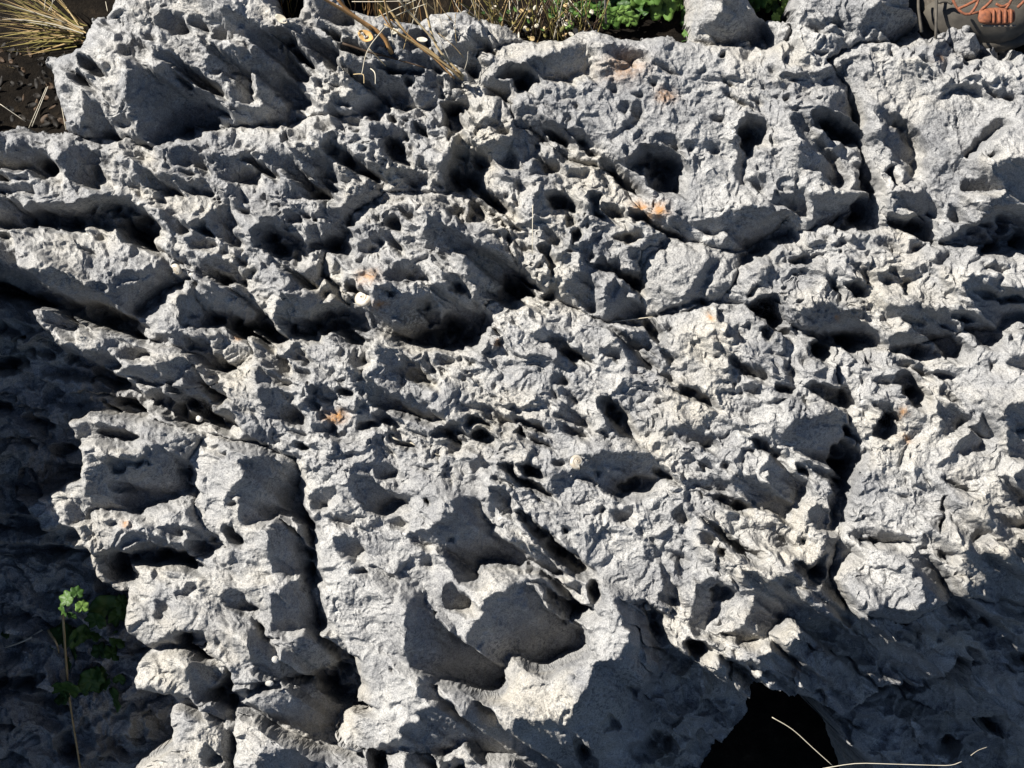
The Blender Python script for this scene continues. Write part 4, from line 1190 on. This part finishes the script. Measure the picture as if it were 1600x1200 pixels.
# ------------------------------------------------------------------ weeds and leafy plants behind the outcrop
weed = empty('dry_weed', None)
tag(weed, 'thicket of thin brown and straw weed stems behind the rock at top centre', 'weed')
gw = on_ground(850, 50)
for k in range(130):
    x0 = rnd.uniform(740, 940); y0 = rnd.uniform(35, 78); x1 = x0 + rnd.uniform(-70, 45); y1 = rnd.uniform(-60, 25)
    h = on_ground(x0, y0)
    q = [(x0, y0), ((x0 + x1) / 2 + rnd.uniform(-12, 12), (y0 + y1) / 2 + rnd.uniform(-8, 8)), (x1, y1)]
    stalk('stem', lift(q, h, h + rnd.uniform(20, 120)), rnd.uniform(0.5, 1.3) * PX, rnd.uniform(0.3, 0.8) * PX, rnd.choice([BROWN, BROWN, STRAW, PALE, OLIVE, OLIVE]), weed, 8, 5)
for k in range(60):
    x0, y0 = rnd.uniform(755, 925), rnd.uniform(-10, 62)
    curl_leaf('leaf', x0, y0, gw + rnd.uniform(20, 90), rnd.uniform(6, 13), rnd.uniform(1.5, 4.5), rnd.uniform(0, 6), rnd.choice([OLIVE, STRAW, LEAF, PALE, DLEAF]), weed, 0.6, 6, 3, seed=k)
for k in range(5):
    x0 = [575, 590, 640, 700, 455][k]
    for i in range(10):
        xa = x0 + rnd.uniform(-24, 24); q = [(xa, rnd.uniform(22, 40)), (xa + rnd.uniform(-8, 8), 5), (xa + rnd.uniform(-25, 20), -30)]
        h = on_ground(q[0][0], q[0][1]); stalk('stem', lift(q, h + 8, h + 80), rnd.uniform(.6, 1.3) * PX, .4 * PX, rnd.choice([STRAW, OLIVE, BROWN, TAN]), weed, 8, 5)
def round_leaf(name, cx, cy, h, r, tilt, az, mat, parent, seed):
    """a rounded, lobed, crinkled leaf with raised veins"""
    rr = random.Random(seed); nr, na = 6, 26; lob = rr.choice([5, 6, 7]); ph = rr.uniform(0, 6)
    nrm = (N * math.cos(tilt) + (U * math.cos(az) + V * math.sin(az)) * math.sin(tilt)).normalized()
    a = nrm.cross(U); a = a.normalized(); b2 = nrm.cross(a).normalized(); c0 = ray(cx, cy, h)
    top = [c0 - nrm * 0.12 * r * PX]
    for i in range(1, nr + 1):
        t = i / nr
        for k in range(na):
            th = 2 * math.pi * k / na
            notch = 1 - 0.55 * math.exp(-((th - math.pi) / 0.22) ** 2)
            rad = r * t * (1 + t * (0.10 * math.cos(lob * th + ph) + rr.uniform(-.05, .05))) * (1 - t * (1 - notch))
            z = r * (0.20 * t * t * math.cos(lob * th + ph) * 0.7 + 0.10 * t + rr.uniform(-1, 1) * 0.05 - 0.08 * t ** 3)
            top.append(c0 + (a * math.cos(th) * rad + b2 * math.sin(th) * rad + nrm * z) * PX)
    V_ = top + [p - nrm * 0.0004 for p in top]; k0 = len(top); F_ = []
    for k in range(na):
        k2 = (k + 1) % na
        F_.append((0, 1 + k, 1 + k2)); F_.append((k0, k0 + 1 + k2, k0 + 1 + k))
        for i in range(nr - 1):
            p = 1 + i * na
            F_.append((p + k, p + na + k, p + na + k2, p + k2)); F_.append((k0 + p + k, k0 + p + k2, k0 + p + na + k2, k0 + p + na + k))
        p = 1 + (nr - 1) * na; F_.append((p + k, k0 + p + k, k0 + p + k2, p + k2))
    return mesh_obj(name, V_, F_, mat, parent)
def leafy(label, leaves, spread, seed):
    o = empty('leafy_plant', None); tag(o, label, 'plant', 'green plants behind the outcrop'); rr = random.Random(seed)
    allv = list(leaves)
    for (x0, x1, y0, y1, n, r0, r1) in spread:
        allv += [(rr.uniform(x0, x1), rr.uniform(y0, y1), rr.uniform(r0, r1)) for _ in range(n)]
    for i, (x, y, r) in enumerate(allv):
        h0 = on_ground(x, max(y, 20)); h = h0 + rr.uniform(14, 60)
        round_leaf('leaf', x, y, h, r, rr.uniform(0.1, 0.8), rr.uniform(0, 6.28), rr.choice([LEAF, LEAF, DLEAF]), o, seed * 100 + i)
        stalk('leaf_stalk', [ray(x, y, h - 2), ray(x + rr.uniform(-8, 8), y + 8, (h + h0) / 2), ray(x + rr.uniform(-14, 14), y + 14, h0 - 4)], 1.0 * PX, 0.8 * PX, DLEAF, o, 5, 5)
leafy('leafy green plant in front of dark soil between weeds and rounded boulder', [(925, 12, 15), (878, 4, 10), (902, 22, 9), (968, 24, 12), (1000, 6, 20), (1035, 14, 22), (1062, 4, 16), (1078, 38, 7), (1072, 52, 7), (890, 40, 8), (985, 30, 14), (1020, -10, 20)],
      [(950, 1080, -50, 30, 34, 10, 20), (860, 950, -40, 20, 16, 7, 13)], 11)
leafy('bright green leafy plant between the two boulders at the top edge', [(1205, 10, 13), (1222, 20, 11), (1232, 4, 12), (1196, -4, 12), (1215, -8, 14), (1212, 27, 8)], [(1165, 1250, -50, 15, 18, 9, 15)], 12)
tag(stalk('woody_stem', [ray(948, 46, on_ground(948, 46)), ray(946, 18, on_ground(948, 46) + 50), ray(945, -40, on_ground(948, 46) + 110)], 2.0 * PX, 1.6 * PX, plant_mat('grey_bark', [(0.12, 0.11, 0.10), (0.26, 0.24, 0.21)])), 'single grey woody stem standing among the green leaves', 'stem')

# ------------------------------------------------------------------ plant in the shaded hollow at lower left
pl = empty('leafy_plant', None)
tag(pl, 'crinkled dark green plant growing in the shaded hollow at lower left', 'plant')
hp = 20
def hollow_h(x, y):
    p = at(x, y); return (p.dot(N)) / PX
rr = random.Random(77)
for (x, y, r, ti, az, dh) in [(104, 936, 13, .5, 2.5, 60), (120, 926, 11, .7, 1.0, 66), (98, 955, 10, .9, 3.6, 52), (128, 948, 11, .5, 0.5, 60), (112, 962, 9, .8, 4.4, 50), (165, 950, 26, .5, 5.2, 40), (186, 962, 20, .8, 5.6, 34), (150, 970, 18, .6, 4.4, 30), (190, 940, 12, .6, 0.3, 40),
                              (8, 990, 10, .6, 3.4, 8)] + [(rr.uniform(95, 195), rr.uniform(985, 1095), rr.uniform(12, 24), rr.uniform(.3, 1.0), rr.uniform(0, 6.28), rr.uniform(4, 24)) for _ in range(22)]:
    round_leaf('leaf', x, y, max(hollow_h(x, y) + dh, -14 + 0.3 * dh) if y < 965 and x < 150 else hollow_h(x, y) + dh, r, ti, az, rr.choice([DLEAF, DLEAF, LEAF]) if y < 980 else DLEAF, pl, int(x * 31 + y))
stalk('stem', [ray(98, 960, hollow_h(98, 1000) + 50), ray(103, 1030, hollow_h(103, 1040) + 26), ray(108, 1090, hollow_h(108, 1090) + 14), ray(126, 1204, hollow_h(126, 1200) + 10)], 2.4 * PX, 1.7 * PX, STRAW, pl, 14)
stalk('stem', [ray(75, 985, hollow_h(80, 990) + 24), ray(88, 1005, hollow_h(90, 1010) + 10), ray(92, 1020, hollow_h(92, 1020) + 2)], 2.4 * PX, 1.2 * PX, STRAW, pl)
tag(stalk('twig', [ray(8, 1012, hollow_h(8, 1012) + 16), ray(40, 1000, hollow_h(40, 1000) + 18), ray(66, 984, hollow_h(66, 984) + 16)], 1.3 * PX, 1.8 * PX, PALE), 'short pale twig sticking out left of the shaded plant', 'twig')

# ------------------------------------------------------------------ straws and twigs on the rock
def straw(label, pts, r, mat, dh=6, nm='straw'):
    tag(stalk(nm, [at(x, y, dh) if dh is not None else None for x, y in pts], r * PX, r * 0.7 * PX, mat, None, 14, 5), label, nm)
a_, b_ = at(948, 503, 3), at(1022, 495, 4)
tag(stalk('straw', [a_, a_.lerp(b_, .5) + N * 4 * PX, b_], 1.2 * PX, 0.9 * PX, PALE, None, 8), 'straight pale straw bridging the dark gap left of the smooth slab', 'straw')
a_, b_ = at(832, 322, 10), at(831, 404, 10); hi_ = max(a_.dot(N), b_.dot(N)) + 8 * PX
tag(stalk('straw', [a_ + N * (hi_ - a_.dot(N)), b_ + N * (hi_ - b_.dot(N))], 0.7 * PX, 0.5 * PX, PALE, None, 6), 'thin upright pale straw in front of the crumbling rock', 'straw')
tag(stalk('twig', [at(600, 660, 6), at(612, 683, 8), at(640, 692, 7), at(687, 712, 5)], 2.0 * PX, 1.2 * PX, PALE, None, 10), 'short bleached twig lying on the central ridge below the ochre stain', 'twig')
z = 3.1725
def dangling(label, pts, h, r):
    tag(stalk('stem', [ray(1200 + x / z, 900 + y / z, h) for x, y in pts], r * PX, r * .7 * PX, PALE, None, 16, 5), label, 'stem')
dangling('thin curved pale stem hanging in front of the black cave', [(20, 700), (120, 760), (220, 850), (320, 940)], -120, 0.8)
dangling('thin pale stem running along the bottom edge at lower right', [(270, 955), (430, 930), (600, 932), (800, 938), (905, 938), (960, 920)], -120, 0.8)
dangling('tiny pale stem tip above the bottom edge at far right', [(1005, 890), (1040, 865), (1085, 848)], -120, 0.5)

# ------------------------------------------------------------------ snail shells and pebbles
sm, nt, b = new_mat('shell')
tc = nt.nodes.new('ShaderNodeTexCoord')
link(nt, ramp(nt, noise(nt, tc.outputs['Object'], 180, 3), [(0.35, (0.3024, 0.252, 0.1872)), (0.6, (0.4032, 0.3744, 0.3168))]), b.inputs['Base Color']); b.inputs['Roughness'].default_value = 0.5
def snail(label, x, y, dia, yaw, tilt, dh=4):
    """a coiled shell: a tube that winds and widens to an open mouth, its bore dark inside"""
    o = empty('snail_shell', None); tag(o, label, 'snail shell', 'empty snail shells on the rock')
    c0 = at(x, y, dh + dia * 0.25); turns = 3.2; n = 70; sides = 12; V_, F_ = [], []
    nrm = (N * math.cos(tilt) + (U * math.cos(yaw) + V * math.sin(yaw)) * math.sin(tilt)).normalized()
    a = nrm.cross(V).normalized(); b2 = nrm.cross(a).normalized(); R0 = dia / 2
    for i in range(n):
        t = i / (n - 1); g = math.exp(1.9 * (t - 1)); th = turns * 2 * math.pi * t + yaw
        rad = R0 * 0.66 * g; tr = R0 * 0.40 * g; z = R0 * 0.55 * (1 - g)
        cen = a * math.cos(th) * rad + b2 * math.sin(th) * rad + nrm * z
        rd = a * math.cos(th) + b2 * math.sin(th)
        for k in range(sides):
            ph = 2 * math.pi * k / sides
            V_.append(c0 + (cen + rd * math.cos(ph) * tr + nrm * math.sin(ph) * tr * 1.1) * PX)
    for i in range(n - 1):
        for k in range(sides):
            k2 = (k + 1) % sides; F_.append((i * sides + k, i * sides + k2, (i + 1) * sides + k2, (i + 1) * sides + k))
    mesh_obj('whorls', V_, F_, sm, o)
    # thick lip round the mouth
    last = V_[-sides:]; cen = sum(last, Vector()) / sides
    ring = [cen + (p - cen) * f for f in (1.0, 1.13, 1.0, 0.86) for p in last]
    d = (V_[-1] - V_[-1 - sides]).normalized() * 0.6 * PX
    for q in range(sides): ring[2 * sides + q] = ring[2 * sides + q] + d
    F2 = []
    for r_ in range(4):
        for k in range(sides):
            k2 = (k + 1) % sides; r2 = (r_ + 1) % 4; F2.append((r_ * sides + k, r_ * sides + k2, r2 * sides + k2, r2 * sides + k))
    mesh_obj('lip', ring, F2, sm, o)
snail('white snail shell with open mouth stuck on the rounded pitted boulder', 567, 466, 33, 2.2, 0.5)
snail('cream round snail shell at the upper left of the long hollow below the oval hole', 900, 722, 26, 0.5, 0.3)
snail('pale oval snail shell lying in a pit above the upright stone at left', 281, 421, 21, 4.0, 0.9)
snail('tiny white snail shell on the rim of the dark gap right of the scoop', 1013, 948, 14, 1.0, 0.4, 3)
pb, nt, b = new_mat('pebble'); tc = nt.nodes.new('ShaderNodeTexCoord')
link(nt, ramp(nt, noise(nt, tc.outputs['Object'], 150, 3), [(0.35, (0.3024, 0.288, 0.2592)), (0.62, (0.4176, 0.4032, 0.3744))]), b.inputs['Base Color']); b.inputs['Roughness'].default_value = 0.9
def pebble(label, x, y, sx, sy, dh, seed):
    rr = random.Random(seed); c0 = at(x, y, dh); V_, F_ = [], []; nlat, nlon = 7, 10
    kn = [(rr.uniform(0, 6.28), rr.uniform(-1, 1), rr.uniform(.1, .28)) for _ in range(5)]
    for i in range(nlat + 1):
        ph = math.pi * i / nlat
        for k in range(nlon):
            th = 2 * math.pi * k / nlon
            f = 1 - sum(w * max(0, math.cos(th - a) * math.sin(ph) * (1 - abs(math.cos(ph) - c)) - .3) for a, c, w in kn) + rr.uniform(-.04, .04)
            V_.append(c0 + (U * math.cos(th) * math.sin(ph) * sx + V * math.sin(th) * math.sin(ph) * sy + N * math.cos(ph) * (sx + sy) * .35) * f * PX)
    for i in range(nlat):
        for k in range(nlon):
            k2 = (k + 1) % nlon; F_.append((i * nlon + k, (i + 1) * nlon + k, (i + 1) * nlon + k2, i * nlon + k2))
    tag(mesh_obj('pebble', V_, F_, pb, None, False), label, 'pebble', 'loose pale pebbles')
pebble('small pale pebble in the shaded hollow left of the front boulder', 437, 1021, 6, 6, 40, 1)
pebble('small white pebble on the lower rim of the lobed block', 427, 1061, 7, 5, 30, 2)
pebble('little pale pebble beside the snail shell in the left pit', 302, 431, 6, 4, 8, 3)
pebble('white pebble lodged in the dark hollow under the diagonal fin', 318, 653, 6, 6, 30, 4)

# ------------------------------------------------------------------ boot at the top right
fm, nt, b = new_mat('boot_fabric'); tc = nt.nodes.new('ShaderNodeTexCoord')
link(nt, ramp(nt, noise(nt, tc.outputs['Object'], 90, 5, 0.7), [(0.35, (0.035, 0.029, 0.022)), (0.65, (0.095, 0.08, 0.06))]), b.inputs['Base Color']); b.inputs['Roughness'].default_value = 0.95
bp = nt.nodes.new('ShaderNodeBump'); bp.inputs['Strength'].default_value = 0.6; bp.inputs['Distance'].default_value = 0.0012
link(nt, noise(nt, tc.outputs['Object'], 700, 2), bp.inputs['Height']); link(nt, bp.outputs[0], b.inputs['Normal'])
om, nt, b = new_mat('orange_webbing'); tc = nt.nodes.new('ShaderNodeTexCoord')
link(nt, ramp(nt, noise(nt, tc.outputs['Object'], 300, 3), [(0.35, (0.11, 0.035, 0.015)), (0.65, (0.21, 0.068, 0.026))]), b.inputs['Base Color']); b.inputs['Roughness'].default_value = 0.8
rm, nt, b = new_mat('boot_rubber'); tc = nt.nodes.new('ShaderNodeTexCoord')
link(nt, ramp(nt, noise(nt, tc.outputs['Object'], 60, 4), [(0.3, (0.03, 0.026, 0.02)), (0.7, (0.075, 0.065, 0.05))]), b.inputs['Base Color']); b.inputs['Roughness'].default_value = 0.8
boot = empty('boot', None)
tag(boot, 'dark grey brown boot with orange laces and tab in the top right corner', 'boot')
gb = on_ground(1560, 82)
Bz = ray(1560, 82, gb)                             # toe tip on the ground
W3 = Vector((0, 0, 1)); Y3 = Vector((0, 1, 0)); X3 = Vector((1, 0, 0))
s_ = PX * 1.0
def boot_ring(y, w, ht, cx=0.0, zb=0.0, n=20, flat=0.3):
    """cross section of the boot at distance y behind the toe"""
    out = []
    for k in range(n):
        th = 2 * math.pi * k / n; c, s2 = math.cos(th), math.sin(th)
        x = w * (abs(c) ** 0.75) * (1 if c > 0 else -1); zz = ht * (0.5 + 0.5 * (abs(s2) ** 0.8) * (1 if s2 > 0 else -1))
        out.append(Bz + X3 * (cx + x) * s_ + Y3 * y * s_ + W3 * (zb + zz) * s_)
    return out
def loft(name, rings, mat, parent):
    n = len(rings[0]); V_ = [p for r_ in rings for p in r_]; F_ = []
    for i in range(len(rings) - 1):
        for k in range(n):
            k2 = (k + 1) % n; F_.append((i * n + k, i * n + k2, (i + 1) * n + k2, (i + 1) * n + k))
    F_.append(tuple(range(n))[::-1]); F_.append(tuple((len(rings) - 1) * n + k for k in range(n)))
    return mesh_obj(name, V_, F_, mat, parent)
CXB = -34
loft('sole', [boot_ring(y, w, 22, CXB) for y, w in ((-4, 30), (2, 62), (14, 84), (50, 100), (120, 104), (220, 92), (300, 78), (330, 50))], rm, boot)
loft('upper', [boot_ring(y, w, h, CXB, 14) for y, w, h in ((0, 30, 34), (6, 60, 52), (18, 80, 70), (50, 94, 92), (90, 98, 118), (130, 98, 150), (170, 96, 200), (200, 94, 330), (300, 78, 330), (322, 50, 330))], fm, boot)
loft('toe_cap', [boot_ring(y, w, h, CXB, 16) for y, w, h in ((-3, 33, 32), (3, 64, 50), (14, 82, 66), (34, 92, 74))], rm, boot)
def on_upper(x, y, z): return Bz + X3 * (CXB + x) * s_ + Y3 * y * s_ + W3 * z * s_
LH = gb + 92
for pts in ([(1483, -14), (1494, 10), (1508, 22), (1529, 19)], [(1516, 22), (1526, 8), (1533, -14)], [(1533, 16), (1548, 2), (1555, -14)], [(1497, 14), (1515, 6), (1530, -2)], [(1572, 14), (1580, 0), (1584, -14)], [(1590, 12), (1600, 2), (1612, -10)], [(1556, 6), (1566, 10), (1578, 5)]):
    stalk('lace', [ray(x, y, LH + rnd.uniform(-1, 3)) for x, y in pts], 2.3 * PX, 2.1 * PX, om, boot, 10, 8)
def slab(name, c, ex, ey, ez, mat, parent, bev=0.25):
    """small padded patch: a cushion with rounded corners"""
    V_, F_ = [], []; n = 20
    for (sc, zz) in ((0.85, 0.0), (1.0, 0.3), (1.0, 0.7), (0.86, 1.0)):
        for k in range(n):
            th = 2 * math.pi * k / n; c_, s2 = math.cos(th), math.sin(th); q = (abs(c_) ** 4 + abs(s2) ** 4) ** -0.25
            V_.append(c + ex * c_ * q * sc + ey * s2 * q * sc + ez * zz)
    for i in range(3):
        for k in range(n):
            k2 = (k + 1) % n; F_.append((i * n + k, i * n + k2, (i + 1) * n + k2, (i + 1) * n + k))
    F_.append(tuple(3 * n + k for k in range(n))); F_.append(tuple(range(n))[::-1])
    return mesh_obj(name, V_, F_, mat, parent)
tabc = ray(1556, 26, LH - 6)
tab = slab('lace_tab', tabc, U * 29 * PX, V * 13 * PX, N * 7 * PX, om, boot)
for k in range(4):
    slab('tab_rib', ray(1552 + k * 9, 26, LH), U * 2.2 * PX, V * 11 * PX, N * 4 * PX, om, tab)
slab('tab_button', ray(1538, 27, LH - 1), U * 10 * PX, V * 10 * PX, N * 6 * PX, om, tab)
slab('tab_edge', ray(1560, 41, LH - 8), U * 27 * PX, V * 2.2 * PX, N * 5 * PX, plant_mat('webbing_edge', [(0.12, 0.10, 0.08), (0.2, 0.17, 0.13)]), boot)
for pts in ([(1436, -14), (1435, 10), (1440, 50)], [(1464, -14), (1463, 15), (1462, 60)], [(1466, 4), (1478, 2), (1488, 6)]):
    stalk('seam', [ray(x, y, LH - 30) for x, y in pts], 2.4 * PX, 2.4 * PX, rm, boot, 8, 6)
